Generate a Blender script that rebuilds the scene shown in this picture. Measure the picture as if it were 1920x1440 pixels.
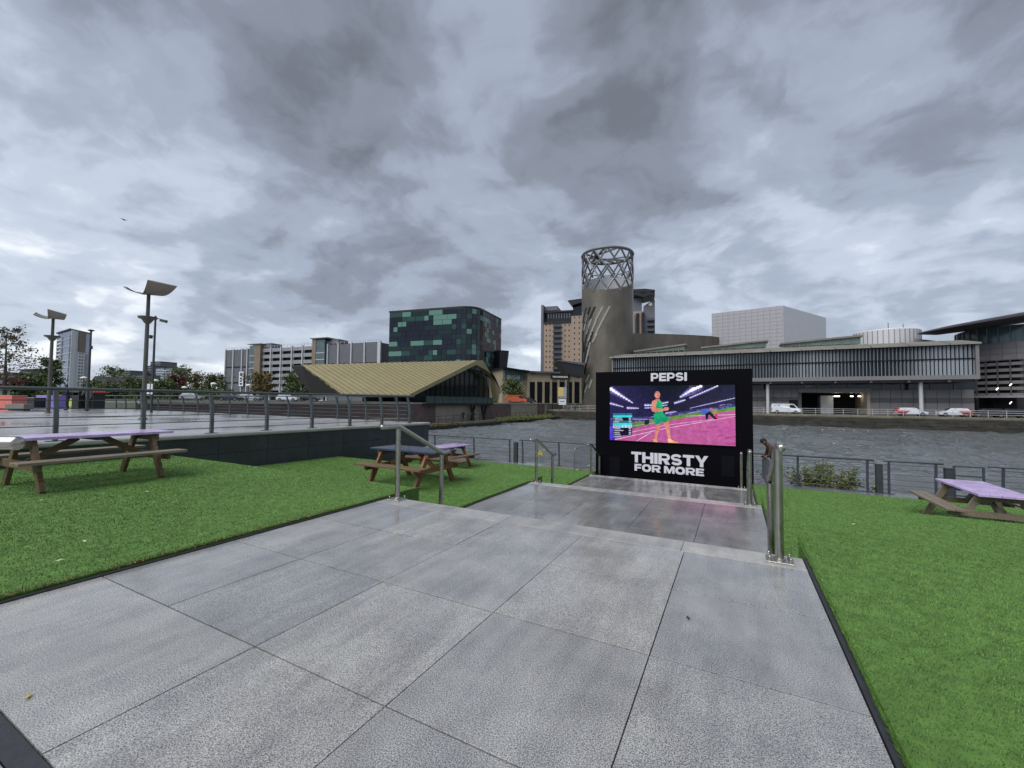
import bpy, bmesh, math, random
import numpy as np
from math import sin, cos, pi, radians, hypot, atan2
from mathutils import Vector, Matrix, noise as mnoise
random.seed(7); RNG = np.random.default_rng(11)
for o in list(bpy.data.objects): bpy.data.objects.remove(o)
SC = bpy.context.scene
COL = SC.collection

# ------------------------------------------------------------------ camera
F, YAW, PITCH, ROLL, EYE = 794.14, .4828, .0419, .0100, 1.33     # focal length in pixels of the 1920 px wide photo
_fw = np.array([-sin(YAW)*cos(PITCH), cos(YAW)*cos(PITCH), sin(PITCH)])
_rt = np.array([cos(YAW), sin(YAW), 0.]); _up = np.cross(_rt, _fw)
CR = cos(ROLL)*_rt + sin(ROLL)*_up; CU = -sin(ROLL)*_rt + cos(ROLL)*_up
CO = np.array([0, 0, EYE])
cam = bpy.data.cameras.new('camera'); camo = bpy.data.objects.new('camera', cam); COL.objects.link(camo)
cam.sensor_width = 36; cam.lens = F/1920*36; cam.clip_start = .05; cam.clip_end = 6000
M = Matrix.Identity(4)
for i in range(3):
    M[i][0] = CR[i]; M[i][1] = CU[i]; M[i][2] = -_fw[i]; M[i][3] = CO[i]
camo.matrix_world = M
SC.camera = camo
SC.render.resolution_x, SC.render.resolution_y = 1024, 768
SC.view_settings.view_transform = 'Standard'; SC.view_settings.look = 'None'
SC.view_settings.exposure = 1.0; SC.view_settings.gamma = 1

def ray(x, y): return (x-960)/F*CR - (y-720)/F*CU + _fw
def onz(x, y, z): d = ray(x, y); return CO + d*(z-EYE)/d[2]
def ony(x, y, Y): d = ray(x, y); return CO + d*Y/d[1]
def onx(x, y, X): d = ray(x, y); return CO + d*X/d[0]
def at(x, y, depth): return CO + ray(x, y)*depth
def zat(x, y, p): d = ray(x, y); return EYE + d[2]/hypot(d[0], d[1])*hypot(p[0], p[1])

def lin(v):
    v = v/255.; return v/12.92 if v <= .04045 else ((v+.055)/1.055)**2.4
def C(r, g, b): return (lin(r), lin(g), lin(b), 1)

# ------------------------------------------------------------------ sky: overcast cloud deck over a Nishita sky
SUN_EL, SUN_AZ = radians(52), radians(200)      # azimuth measured clockwise from +Y
W = bpy.data.worlds.new('World'); SC.world = W; W.use_nodes = True
nt = W.node_tree; N = nt.nodes; LK = nt.links; N.clear()
def node(tree, kind, **kw):
    n = tree.nodes.new(kind)
    for k, v in kw.items(): setattr(n, k, v)
    return n
def wm(op, a, b=None, c=None, clamp=False):
    n = node(nt, 'ShaderNodeMath', operation=op, use_clamp=clamp)
    for i, v in enumerate((a, b, c)):
        if v is None: continue
        if isinstance(v, (int, float)): n.inputs[i].default_value = v
        else: LK.new(v, n.inputs[i])
    return n.outputs[0]
def wv(op, a, b=None):
    n = node(nt, 'ShaderNodeVectorMath', operation=op)
    for i, v in enumerate((a, b)):
        if v is None: continue
        if isinstance(v, tuple): n.inputs[i].default_value = v
        else: LK.new(v, n.inputs[i])
    return n
tc = node(nt, 'ShaderNodeTexCoord').outputs['Generated']
sep = node(nt, 'ShaderNodeSeparateXYZ'); LK.new(tc, sep.inputs[0])
up_ = wm('MAXIMUM', sep.outputs[2], 0.0)
den = wm('ADD', up_, .30)
comb = node(nt, 'ShaderNodeCombineXYZ')
LK.new(wm('DIVIDE', sep.outputs[0], den), comb.inputs[0]); LK.new(wm('DIVIDE', sep.outputs[1], den), comb.inputs[1])
def wnoise(vec, scale, detail, rough, dist, off):
    mp = wv('ADD', vec, off).outputs[0]
    n = node(nt, 'ShaderNodeTexNoise'); n.inputs['Scale'].default_value = scale; n.inputs['Detail'].default_value = detail
    n.inputs['Roughness'].default_value = rough; n.inputs['Distortion'].default_value = dist
    LK.new(mp, n.inputs['Vector']); return n
wn = wnoise(comb.outputs[0], 1.6, 5, .6, .2, (4.4, 1.1, 6.6)).outputs['Color']
wd0 = wv('SUBTRACT', wn, (.5, .5, .5)).outputs[0]
pw = wv('ADD', comb.outputs[0], wv('MULTIPLY', wd0, (.36, .36, 0)).outputs[0]).outputs[0]
def density(vec):
    a_ = wnoise(vec, .95, 6, .5, .0, (3.1, 7.7, .4)).outputs['Fac']; b_ = wnoise(vec, 2.7, 7, .55, .0, (9.3, 2.2, 1.4)).outputs['Fac']
    return wm('ADD', wm('MULTIPLY', a_, .63), wm('MULTIPLY', b_, .37))
D0 = density(pw); D1 = density(wv('ADD', pw, (-.05, .075, 0)).outputs[0])
# thick cloud is dark, thin cloud bright; the difference of two samples gives the lumps their lit and shaded sides
val = wm('ADD', wm('MULTIPLY', wm('SUBTRACT', .5, D0), 1.8), wm('ADD', wm('MULTIPLY', wm('SUBTRACT', D1, D0), 1.75), .35))
val = wm('ADD', val, wm('MULTIPLY', wm('EXPONENT', wm('MULTIPLY', up_, -5.0)), .13))      # overcast brightens towards the horizon
# the large cloud masses that can be told apart in the photograph, with ragged outlines
dirw = wv('NORMALIZE', wv('ADD', tc, wv('MULTIPLY', wd0, (.30, .30, .24)).outputs[0]).outputs[0]).outputs[0]
BLOBS = [  # (x, y in the photo, tightness, amount): dark undersides and thin bright places of the cloud deck
    (1150, 320, 9, -.20), (800, 330, 9, -.11), (480, 330, 12, -.12), (1330, 250, 22, -.10), (1050, 130, 12, -.10), (120, 120, 6, -.12), (600, 120, 14, -.05),
    (1850, 240, 12, -.14), (1620, 420, 26, -.10),
    (930, 30, 40, .42), (1300, 170, 70, .30), (1440, 350, 40, .34), (1600, 190, 45, .10), (370, 210, 60, .22), (60, 260, 45, .20),
    (900, 430, 55, .30), (1050, 500, 70, .22), (40, 400, 40, .14), (1700, 480, 40, .15), (1850, 60, 25, .06), (300, 640, 60, .26), (520, 700, 50, .3), (1010, 660, 60, .32), (1280, 590, 60, .2), (120, 690, 40, .28), (1700, 560, 40, .12)]
acc = val
for (bx_, by_, k_, a_) in BLOBS:
    d_ = ray(bx_, by_); d_ = d_/np.linalg.norm(d_)
    dot = wv('DOT_PRODUCT', dirw, tuple(float(q) for q in d_)).outputs['Value']
    e = wm('EXPONENT', wm('MULTIPLY', wm('SUBTRACT', dot, 1.0), float(k_)*1.6))
    acc = wm('ADD', acc, wm('MULTIPLY', e, float(a_)))
ramp = node(nt, 'ShaderNodeValToRGB'); cr = ramp.color_ramp
cr.interpolation = 'EASE'
cr.elements[0].position = .0; cr.elements[0].color = C(107, 111, 119)
cr.elements[1].position = 1.; cr.elements[1].color = C(236, 240, 246)
for p, c in ((.22, C(130, 136, 148)), (.45, C(155, 164, 180)), (.7, C(186, 195, 209))):
    e = cr.elements.new(p); e.color = c
LK.new(wm('ADD', acc, 0, clamp=True), ramp.inputs[0])
sky = node(nt, 'ShaderNodeTexSky', sky_type='NISHITA'); sky.sun_disc = False
sky.sun_elevation = SUN_EL; sky.sun_rotation = SUN_AZ
bg1 = node(nt, 'ShaderNodeBackground'); LK.new(sky.outputs[0], bg1.inputs[0]); bg1.inputs[1].default_value = .1
bg2 = node(nt, 'ShaderNodeBackground'); LK.new(ramp.outputs[0], bg2.inputs[0]); bg2.inputs[1].default_value = .60
mix = node(nt, 'ShaderNodeMixShader'); mix.inputs[0].default_value = .93
LK.new(bg1.outputs[0], mix.inputs[1]); LK.new(bg2.outputs[0], mix.inputs[2])
out = node(nt, 'ShaderNodeOutputWorld'); LK.new(mix.outputs[0], out.inputs[0])
sun = bpy.data.lights.new('sun', 'SUN'); sun.energy = 1.5; sun.angle = radians(60); sun.color = (1, .97, .93)
suno = bpy.data.objects.new('sun', sun); COL.objects.link(suno); suno.location = (0, 0, 80)
sd = Vector((sin(SUN_AZ)*cos(SUN_EL), cos(SUN_AZ)*cos(SUN_EL), sin(SUN_EL)))
suno.rotation_euler = sd.to_track_quat('Z', 'Y').to_euler()

# ------------------------------------------------------------------ materials
MATS = {}
def mat(name, col, rough=.6, metal=0, spec=.5, var=0, vscale=6., bump=0, bscale=30., detail=6, emit=0, rvar=0, col2=None, coord='Object', alpha=1, trans=0, stretch=None, coat=0):
    if name in MATS: return MATS[name]
    m = bpy.data.materials.new(name); m.use_nodes = True; t = m.node_tree
    b = t.nodes['Principled BSDF']
    b.inputs['Base Color'].default_value = col; b.inputs['Roughness'].default_value = rough
    b.inputs['Metallic'].default_value = metal; b.inputs['Specular IOR Level'].default_value = spec
    if coat: b.inputs['Coat Weight'].default_value = coat; b.inputs['Coat Roughness'].default_value = .08
    if emit:
        b.inputs['Emission Color'].default_value = col; b.inputs['Emission Strength'].default_value = emit
    if trans: b.inputs['Transmission Weight'].default_value = trans
    if var or bump or rvar or col2:
        tcn = t.nodes.new('ShaderNodeTexCoord'); mp = t.nodes.new('ShaderNodeMapping')
        t.links.new(tcn.outputs[coord], mp.inputs[0])
        if stretch: mp.inputs['Scale'].default_value = stretch
        if var or rvar or col2:
            n = t.nodes.new('ShaderNodeTexNoise'); n.inputs['Scale'].default_value = vscale; n.inputs['Detail'].default_value = detail
            n.inputs['Roughness'].default_value = .6
            t.links.new(mp.outputs[0], n.inputs['Vector'])
            r = t.nodes.new('ShaderNodeValToRGB'); t.links.new(n.outputs['Fac'], r.inputs[0])
            r.color_ramp.elements[0].position = .32; r.color_ramp.elements[1].position = .68
            ca = tuple(max(0, c*(1-var)) for c in col[:3])+(1,); cb = tuple(min(1, c*(1+var)) for c in col[:3])+(1,)
            if col2: ca, cb = col, col2
            r.color_ramp.elements[0].color = ca; r.color_ramp.elements[1].color = cb
            t.links.new(r.outputs[0], b.inputs['Base Color'])
            if rvar:
                mr = t.nodes.new('ShaderNodeMapRange'); mr.inputs[1].default_value = .35; mr.inputs[2].default_value = .65
                mr.inputs[3].default_value = max(.02, rough-rvar); mr.inputs[4].default_value = rough+rvar
                n2_ = t.nodes.new('ShaderNodeTexNoise'); n2_.inputs['Scale'].default_value = vscale*.37; n2_.inputs['Detail'].default_value = 4
                t.links.new(mp.outputs[0], n2_.inputs['Vector']); t.links.new(n2_.outputs['Fac'], mr.inputs[0])
                t.links.new(mr.outputs[0], b.inputs['Roughness'])
        if bump:
            n = t.nodes.new('ShaderNodeTexNoise'); n.inputs['Scale'].default_value = bscale; n.inputs['Detail'].default_value = 4
            t.links.new(mp.outputs[0], n.inputs['Vector'])
            bp = t.nodes.new('ShaderNodeBump'); bp.inputs['Strength'].default_value = bump; bp.inputs['Distance'].default_value = .02
            t.links.new(n.outputs['Fac'], bp.inputs['Height']); t.links.new(bp.outputs[0], b.inputs['Normal'])
    MATS[name] = m; return m

def granite(name, c_dark, c_light, wet_lo, wet_hi, wscale=.55, spec=.5):
    """wet flamed granite: salt and pepper grain, large damp patches that change the gloss"""
    m = bpy.data.materials.new(name); m.use_nodes = True; t = m.node_tree; b = t.nodes['Principled BSDF']; L = t.links
    g = t.nodes.new('ShaderNodeNewGeometry')
    def nz(s, d, r=.6, st=None):
        n = t.nodes.new('ShaderNodeTexNoise'); n.inputs['Scale'].default_value = s; n.inputs['Detail'].default_value = d; n.inputs['Roughness'].default_value = r
        if st:
            mp = t.nodes.new('ShaderNodeMapping'); mp.inputs['Scale'].default_value = st; L.new(g.outputs['Position'], mp.inputs[0]); L.new(mp.outputs[0], n.inputs['Vector'])
        else: L.new(g.outputs['Position'], n.inputs['Vector'])
        return n
    def rmp(src, a, b_, ca, cb):
        r = t.nodes.new('ShaderNodeValToRGB'); r.color_ramp.elements[0].position = a; r.color_ramp.elements[1].position = b_
        r.color_ramp.elements[0].color = ca; r.color_ramp.elements[1].color = cb; L.new(src, r.inputs[0]); return r
    fine = nz(170, 3, .85); coarse = nz(2.2, 5, .6); wet = nz(wscale, 5, .55); streak = nz(1.2, 6, .65, (5., .8, 1))
    r1 = rmp(fine.outputs['Fac'], .39, .61, c_dark, c_light)
    r2 = rmp(coarse.outputs['Fac'], .3, .7, (.72, .72, .74, 1), (1.16, 1.16, 1.14, 1))
    r3 = rmp(streak.outputs['Fac'], .32, .6, (.78, .78, .79, 1), (1.08, 1.08, 1.08, 1))
    oi = t.nodes.new('ShaderNodeObjectInfo')
    ro = rmp(oi.outputs['Random'], 0, 1, (.86, .87, .9, 1), (1.1, 1.09, 1.07, 1))
    cur = r1.outputs[0]
    for q in (r2, r3, ro):
        mx = t.nodes.new('ShaderNodeMix'); mx.data_type = 'RGBA'; mx.blend_type = 'MULTIPLY'; mx.inputs[0].default_value = 1
        L.new(cur, mx.inputs[6]); L.new(q.outputs[0], mx.inputs[7]); cur = mx.outputs[2]
    L.new(cur, b.inputs['Base Color'])
    mr = t.nodes.new('ShaderNodeMapRange'); mr.inputs[1].default_value = .4; mr.inputs[2].default_value = .62; mr.inputs[3].default_value = wet_lo; mr.inputs[4].default_value = wet_hi
    L.new(wet.outputs['Fac'], mr.inputs[0]); L.new(mr.outputs[0], b.inputs['Roughness'])
    b.inputs['Specular IOR Level'].default_value = spec
    bp = t.nodes.new('ShaderNodeBump'); bp.inputs['Distance'].default_value = .0012
    mb_ = t.nodes.new('ShaderNodeMapRange'); mb_.inputs[1].default_value = .4; mb_.inputs[2].default_value = .62; mb_.inputs[3].default_value = .12; mb_.inputs[4].default_value = .32
    L.new(wet.outputs['Fac'], mb_.inputs[0]); L.new(mb_.outputs[0], bp.inputs['Strength'])
    L.new(fine.outputs['Fac'], bp.inputs['Height']); L.new(bp.outputs[0], b.inputs['Normal'])
    MATS[name] = m; return m

granite('granite_top', C(64, 65, 67), C(198, 198, 196), .1, .36, .55, .85)
granite('granite_low', C(78, 79, 80), C(156, 156, 156), .08, .32, .5, .7)
granite('nosing', C(122, 122, 122), C(190, 190, 188), .22, .45)
granite('promenade_stone', C(84, 86, 90), C(140, 143, 148), .1, .32, .5)
mat('joint', C(30, 30, 31), .8)
mat('steel', C(176, 174, 166), .3, 1, var=.08, vscale=14, rvar=.08, bump=.05, bscale=60)
mat('rail_paint', C(86, 94, 96), .38, .35, var=.12, vscale=5, bump=.05)
mat('rail_dark', C(70, 76, 86), .42, .3, var=.14, vscale=5)
mat('black_rubber', C(46, 48, 54), .6, var=.2, vscale=12, bump=.2)
mat('dark_stone', C(52, 57, 62), .32, var=.26, vscale=2.2, rvar=.12, bump=.1, bscale=14, coord='Object')
mat('coping', C(158, 158, 154), .35, var=.12, vscale=3, rvar=.12, bump=.1)
mat('plaza_stone', C(142, 142, 146), .24, var=.22, vscale=.7, rvar=.16, stretch=(1, 1, 1), bump=.03)
mat('turf_base', C(86, 123, 56), .9, var=.3, vscale=9, bump=.5, bscale=160)
mat('soil', C(62, 48, 36), .9, var=.3, vscale=20)

# ------------------------------------------------------------------ mesh builder
class MB:
    def __init__(s): s.v = []; s.f = []
    def box(s, x0, x1, y0, y1, z0, z1):
        b = len(s.v)
        s.v += [(x, y, z) for z in (z0, z1) for (x, y) in ((x0, y0), (x1, y0), (x1, y1), (x0, y1))]
        s.f += [tuple(b+i for i in q) for q in ((3, 2, 1, 0), (4, 5, 6, 7), (0, 1, 5, 4), (1, 2, 6, 5), (2, 3, 7, 6), (3, 0, 4, 7))]
        return s
    def bbox(s, x0, x1, y0, y1, z0, z1, c=.004):
        """box with chamfered upper edges"""
        b = len(s.v)
        for (z, i) in ((z0, 0), (z1-c, 0), (z1, c)):
            s.v += [(x0+i, y0+i, z), (x1-i, y0+i, z), (x1-i, y1-i, z), (x0+i, y1-i, z)]
        for k in (0, 4):
            for i in range(4):
                j = (i+1) % 4; s.f.append((b+k+i, b+k+j, b+k+4+j, b+k+4+i))
        s.f += [(b+8, b+9, b+10, b+11), (b+3, b+2, b+1, b)]
        return s
    def obox(s, p0, p1, w, h, upv=(0, 0, 1)):
        """bar from p0 to p1 with width w (sideways) and height h (along upv)"""
        p0, p1 = Vector(p0), Vector(p1); d = (p1-p0).normalized(); u = Vector(upv)
        sd_ = d.cross(u)
        if sd_.length < 1e-4: sd_ = d.cross(Vector((1, 0, 0)))
        sd_.normalize(); u = sd_.cross(d).normalized(); b = len(s.v)
        for p in (p0, p1):
            for (a, c) in ((-1, -1), (1, -1), (1, 1), (-1, 1)):
                q = p + sd_*(a*w/2) + u*(c*h/2); s.v.append(tuple(q))
        s.f += [tuple(b+i for i in q) for q in ((3, 2, 1, 0), (4, 5, 6, 7), (0, 1, 5, 4), (1, 2, 6, 5), (2, 3, 7, 6), (3, 0, 4, 7))]
        return s
    def poly(s, pts):
        b = len(s.v); s.v += [tuple(p) for p in pts]; s.f.append(tuple(range(b, b+len(pts)))); return s
    def prism(s, pts, z0, z1, ztop=None):
        """vertical prism over a counter-clockwise plan polygon"""
        n = len(pts); b = len(s.v)
        s.v += [(p[0], p[1], z0) for p in pts] + [(p[0], p[1], ztop[i] if ztop else z1) for i, p in enumerate(pts)]
        s.f.append(tuple(b+n+i for i in range(n))); s.f.append(tuple(b+i for i in reversed(range(n))))
        for i in range(n):
            j = (i+1) % n; s.f.append((b+i, b+j, b+n+j, b+n+i))
        return s
    def slab(s, pts, off):
        """polygon in space thickened by the vector off"""
        n = len(pts); b = len(s.v); off = Vector(off)
        s.v += [tuple(p) for p in pts] + [tuple(Vector(p)+off) for p in pts]
        s.f.append(tuple(b+i for i in range(n))); s.f.append(tuple(b+n+i for i in reversed(range(n))))
        for i in range(n):
            j = (i+1) % n; s.f.append((b+i, b+n+i, b+n+j, b+j))
        return s
    def tube(s, pts, r, n=10, caps=True, dome=False):
        pts = [Vector(p) for p in pts]; rs = r if isinstance(r, (list, tuple)) else [r]*len(pts)
        if dome:
            a = (pts[0]-pts[1]).normalized(); z = (pts[-1]-pts[-2]).normalized(); r0, r1 = rs[0], rs[-1]
            pts = [pts[0]+a*r0*.5, pts[0]+a*r0*.3] + pts + [pts[-1]+z*r1*.3, pts[-1]+z*r1*.5]
            rs = [r0*.45, r0*.85] + list(rs) + [r1*.85, r1*.45]
        b = len(s.v); side = None
        for i, p in enumerate(pts):
            if i == 0: d = pts[1]-pts[0]
            elif i == len(pts)-1: d = pts[-1]-pts[-2]
            else: d = (pts[i+1]-p).normalized()+(p-pts[i-1]).normalized()
            d.normalize()
            if side is None:
                side = d.cross(Vector((0, 0, 1)))
                if side.length < 1e-3: side = Vector((1, 0, 0))
            side = (side - d*side.dot(d)).normalized(); u = side.cross(d)
            k = 1.
            if 0 < i < len(pts)-1: k = 1/max(.5, (pts[i+1]-p).normalized().dot(d))
            for j in range(n):
                a = 2*pi*j/n; s.v.append(tuple(p+(side*cos(a)+u*sin(a))*rs[i]))
        m = len(pts)
        for i in range(m-1):
            for j in range(n):
                j2 = (j+1) % n; s.f.append((b+i*n+j, b+i*n+j2, b+(i+1)*n+j2, b+(i+1)*n+j))
        if caps:
            s.f.append(tuple(b+j for j in reversed(range(n)))); s.f.append(tuple(b+(m-1)*n+j for j in range(n)))
        return s
    def lathe(s, prof, n=24, c=(0, 0, 0), sx=1, sy=1):
        b = len(s.v); m = len(prof)
        for (r, z) in prof:
            for j in range(n):
                a = 2*pi*j/n; s.v.append((c[0]+r*cos(a)*sx, c[1]+r*sin(a)*sy, c[2]+z))
        for i in range(m-1):
            for j in range(n):
                j2 = (j+1) % n; s.f.append((b+i*n+j, b+i*n+j2, b+(i+1)*n+j2, b+(i+1)*n+j))
        s.f.append(tuple(b+j for j in reversed(range(n)))); s.f.append(tuple(b+(m-1)*n+j for j in range(n)))
        return s
    def mesh(s, name, m, smooth=False):
        me = bpy.data.meshes.new(name); me.from_pydata(s.v, [], s.f); me.update()
        if m is not None: me.materials.append(MATS[m] if isinstance(m, str) else m)
        if smooth:
            me.polygons.foreach_set('use_smooth', [True]*len(me.polygons))
            try: me.set_sharp_from_angle(angle=radians(40))
            except Exception: pass
        return me
    def build(s, name, m, parent=None, smooth=False, loc=None, rz=0):
        return inst(s.mesh(name, m, smooth), name, parent, loc, rz)
def inst(me, name, parent=None, loc=None, rz=0, rot=None):
    o = bpy.data.objects.new(name, me); COL.objects.link(o)
    if parent is not None: o.parent = parent
    if loc is not None: o.location = loc
    if rot is not None: o.rotation_euler = rot
    elif rz: o.rotation_euler = (0, 0, rz)
    return o
def tag(o, label, cat, group=None, kind=None):
    if label: o['label'] = label
    if cat: o['category'] = cat
    if group: o['group'] = group
    if kind: o['kind'] = kind
    return o
def thing(name, label, cat, loc=(0, 0, 0), rz=0, group=None):
    o = bpy.data.objects.new(name, None); COL.objects.link(o); o.empty_display_size = .2
    o.location = loc; o.rotation_euler = (0, 0, rz)
    return tag(o, label, cat, group)
def struct(name, mb, m, **k):
    o = mb.build(name, m, **k); o['kind'] = 'structure'; return o
def copy_tree(o, parent=None, label=None):
    c = o.copy(); COL.objects.link(c); c.parent = parent
    if label: c['label'] = label
    for ch in o.children: copy_tree(ch, c)
    return c
def npmesh(name, V, Fc, m, parent=None, attr=None):
    """V (n,3), Fc (k, 3 or 4)"""
    me = bpy.data.meshes.new(name); n = len(V); k, q = Fc.shape
    me.vertices.add(n); me.vertices.foreach_set('co', np.asarray(V, np.float32).ravel())
    me.loops.add(k*q); me.loops.foreach_set('vertex_index', Fc.astype(np.int32).ravel())
    me.polygons.add(k); me.polygons.foreach_set('loop_start', np.arange(0, k*q, q, dtype=np.int32))
    me.update(calc_edges=True); me.validate()
    me.materials.append(MATS[m] if isinstance(m, str) else m)
    return inst(me, name, parent)

# ================================================================== the setting
WATER, PROM, PLAZA, QUAY_Y, QUAY_Z, BANK_X, LAND = -2.8, -1.5, .46, 97., -.5, -38., .95
mat('lakebed', C(40, 42, 40), .9)
mat('asphalt', C(92, 93, 95), .5, var=.2, vscale=.4, rvar=.2)
mat('land_mix', C(78, 92, 62), .8, var=.35, vscale=.03, col2=C(112, 112, 108), coord='Object')
mat('quay_stone', C(52, 50, 44), .6, var=.55, vscale=.8, rvar=.2, bump=.5, bscale=3, stretch=(1, 1, 2.5))
mat('quay_cope', C(112, 108, 92), .6, var=.3, vscale=.6, bump=.2)
mat('walk_stone', C(112, 108, 98), .45, var=.3, vscale=.6)
mat('brown_brick', C(98, 82, 80), .6, var=.25, vscale=.7, bump=.2, bscale=6)
mat('pale_concrete', C(150, 144, 130), .7, var=.14, vscale=.8, bump=.15, bscale=8)
struct('ground', MB().box(-2600, 2600, -2600, 2600, -6, -3.7), 'lakebed')
struct('near_ground', MB().box(-11.3, 60, -40, -.6, -3.6, -.06), 'plaza_stone')
# left land beyond the dock, and the far bank
struct('left_bank', MB().box(-2500, -41, 15.6, 2500, -3.6, LAND), 'land_mix')
struct('far_bank', MB().box(-40.98, 2500, QUAY_Y+1.2, 2500, -3.6, QUAY_Z), 'asphalt')
struct('bank_walk', MB().box(-40.97, BANK_X, 15.7, QUAY_Y, -3.55, -2.02), 'walk_stone')

# water with wind waves
m = bpy.data.materials.new('water'); m.use_nodes = True; MATS['water'] = m
t = m.node_tree; b = t.nodes['Principled BSDF']
b.inputs['Base Color'].default_value = C(92, 98, 100); b.inputs['Roughness'].default_value = .05; b.inputs['IOR'].default_value = 1.4
g = t.nodes.new('ShaderNodeNewGeometry'); n = t.nodes.new('ShaderNodeTexNoise'); n.inputs['Scale'].default_value = 1.9; n.inputs['Detail'].default_value = 5; n.inputs['Roughness'].default_value = .62
mp = t.nodes.new('ShaderNodeMapping'); mp.inputs['Scale'].default_value = (.7, 1.25, 1); mp.inputs['Rotation'].default_value = (0, 0, .5)
t.links.new(g.outputs['Position'], mp.inputs[0]); t.links.new(mp.outputs[0], n.inputs['Vector'])
bp = t.nodes.new('ShaderNodeBump'); bp.inputs['Strength'].default_value = .55; bp.inputs['Distance'].default_value = .3
t.links.new(n.outputs['Fac'], bp.inputs['Height']); t.links.new(bp.outputs[0], b.inputs['Normal'])
def waves(x, y):
    z = np.zeros_like(x); r = np.random.default_rng(5)
    for i in range(46):
        wl = .55*(1.075**i); a = .0085*wl**.75*(.6+.8*r.random())
        th = -.95 + r.normal(0, .55); k = 2*pi/wl
        ph = r.random()*6.28; ph2 = r.random()*6.28
        env = .6+.4*np.sin((x*cos(th+1.3)+y*sin(th+1.3))*k*.11+ph2)
        s_ = np.sin((x*cos(th)+y*sin(th))*k+ph)
        z += a*env*(s_ - .35*np.cos(2*((x*cos(th)+y*sin(th))*k+ph)))*min(1, 1.6/wl**.45)
    return z
gx = np.arange(BANK_X+.01, 74, .3); gy = np.concatenate([np.arange(15.6, 60, .24), np.arange(60, 99, .36)])
Xg, Yg = np.meshgrid(gx, gy); _pt = np.array([.5+.5*np.sin(Xg*.11+1.7*np.sin(Yg*.07+.6))*np.cos(Yg*.13+.9*np.sin(Xg*.09))][0]); Zg = WATER + waves(Xg, Yg)*(1.35+1.3*_pt)
nx, ny = len(gx), len(gy)
idx = np.arange(nx*ny).reshape(ny, nx)
Fq = np.stack([idx[:-1, :-1], idx[:-1, 1:], idx[1:, 1:], idx[1:, :-1]], -1).reshape(-1, 4)
wo = npmesh('water', np.stack([Xg, Yg, Zg], -1).reshape(-1, 3), Fq, 'water'); wo['kind'] = 'structure'
wo.data.polygons.foreach_set('use_smooth', [True]*len(wo.data.polygons))
struct('outer_water', MB().box(74, 900, 15.6, 99, WATER-.6, WATER-.02), 'water')

# ------------------------------------------------------------------ path of granite slabs in three shallow flights
def paving(name, xs, ys, z, mt, th=.06, gap=.006, skip=(), nos=None, label=None):
    root = struct(name, MB().box(min(xs)-.0, max(xs)+.0, min(ys), nos[1] if nos else max(ys), z-.5, z-th), 'joint')
    for j in range(len(ys)-1):
        row = xs if not isinstance(skip, dict) else skip.get(j, xs)
        for i in range(len(row)-1):
            dz = random.uniform(-.0012, .0012)
            MB().bbox(row[i]+gap/2, row[i+1]-gap/2, ys[j]+gap*.8, ys[j+1]-gap*.8, z-th-.003, z+dz, .0008).build('slab', mt, root)
    if nos:
        nx_ = nos[2]
        for i in range(len(nx_)-1):
            MB().bbox(nx_[i]+.002, nx_[i+1]-.002, nos[0]+.003, nos[1], z-.16, z+.0015, .002).build('nosing', 'nosing', root)
    return root
XL, XR = -4.18, .51
CX = [XL, -3.23, -2.30, -1.36, -.41, XR]
p0 = paving('upper_path', CX, [-.35, .56], 0, 'granite_top')
p1 = paving('path', CX, [.64, 1.436, 2.377, 3.284, 4.15], 0, 'granite_top', skip={0: [XL, -2.30, -1.36, -.41, XR]}, nos=(4.15, 4.46, [XL, -2.3, -.44, XR]))
MB().box(XL, XR, .562, .638, -.06, -.004).build('drain_strip', 'black_rubber', p1)
def flight(y0, z, nm):
    r = struct(nm, MB().box(XL, XR, y0-.28, y0+.6, z-1.1, z-.505), 'joint')
    for k in range(2):
        MB().bbox(XL, XR, y0+.3*k-.02, y0+.3*(k+1), z-.52, z-.167*(k+1), .008).build('step', 'nosing', r)
flight(4.46, 0, 'steps'); flight(8.96, -.5, 'steps'); flight(13.46, -1.0, 'steps')
XL1 = -4.12
p2 = paving('middle_path', [XL1, -2.94, -2.1, -1.4, -.49, .42], [5.06, 6.43, 7.5, 8.65], -.5, 'granite_low', skip={1: [XL1, -3.4, -2.45, -1.4, -.49, .42], 2: [XL1, -2.94, -2.1, -1.4, -.49, .42]}, nos=(8.65, 8.96, [XL1, -1.75, .42]))
p3 = paving('lower_path', [-4.12, -3.2, -2.2, -1.3, -.4, .42], [9.56, 10.7, 11.9, 13.15], -1.0, 'granite_low', skip={1: [-4.12, -2.7, -1.75, -.85, .42]}, nos=(13.15, 13.46, [-4.12, -1.6, .42]))

# promenade along the water
prom = struct('promenade', MB().box(-40.9, 40, 14.0, 18.0, -3.5, PROM-.06), 'joint')
xs = np.arange(-16, 22, 1.2)
for j, (ya, yb) in enumerate(((14.05, 14.95), (14.95, 15.85), (15.85, 16.75), (16.75, 17.45), (17.45, 18.05))):
    for x in xs:
        MB().bbox(x+.004+.6*(j % 2), x+1.196+.6*(j % 2), ya+.004, yb-.004, PROM-.08, PROM+random.uniform(-.001, .001), .003).build('slab', 'promenade_stone', prom)

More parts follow.
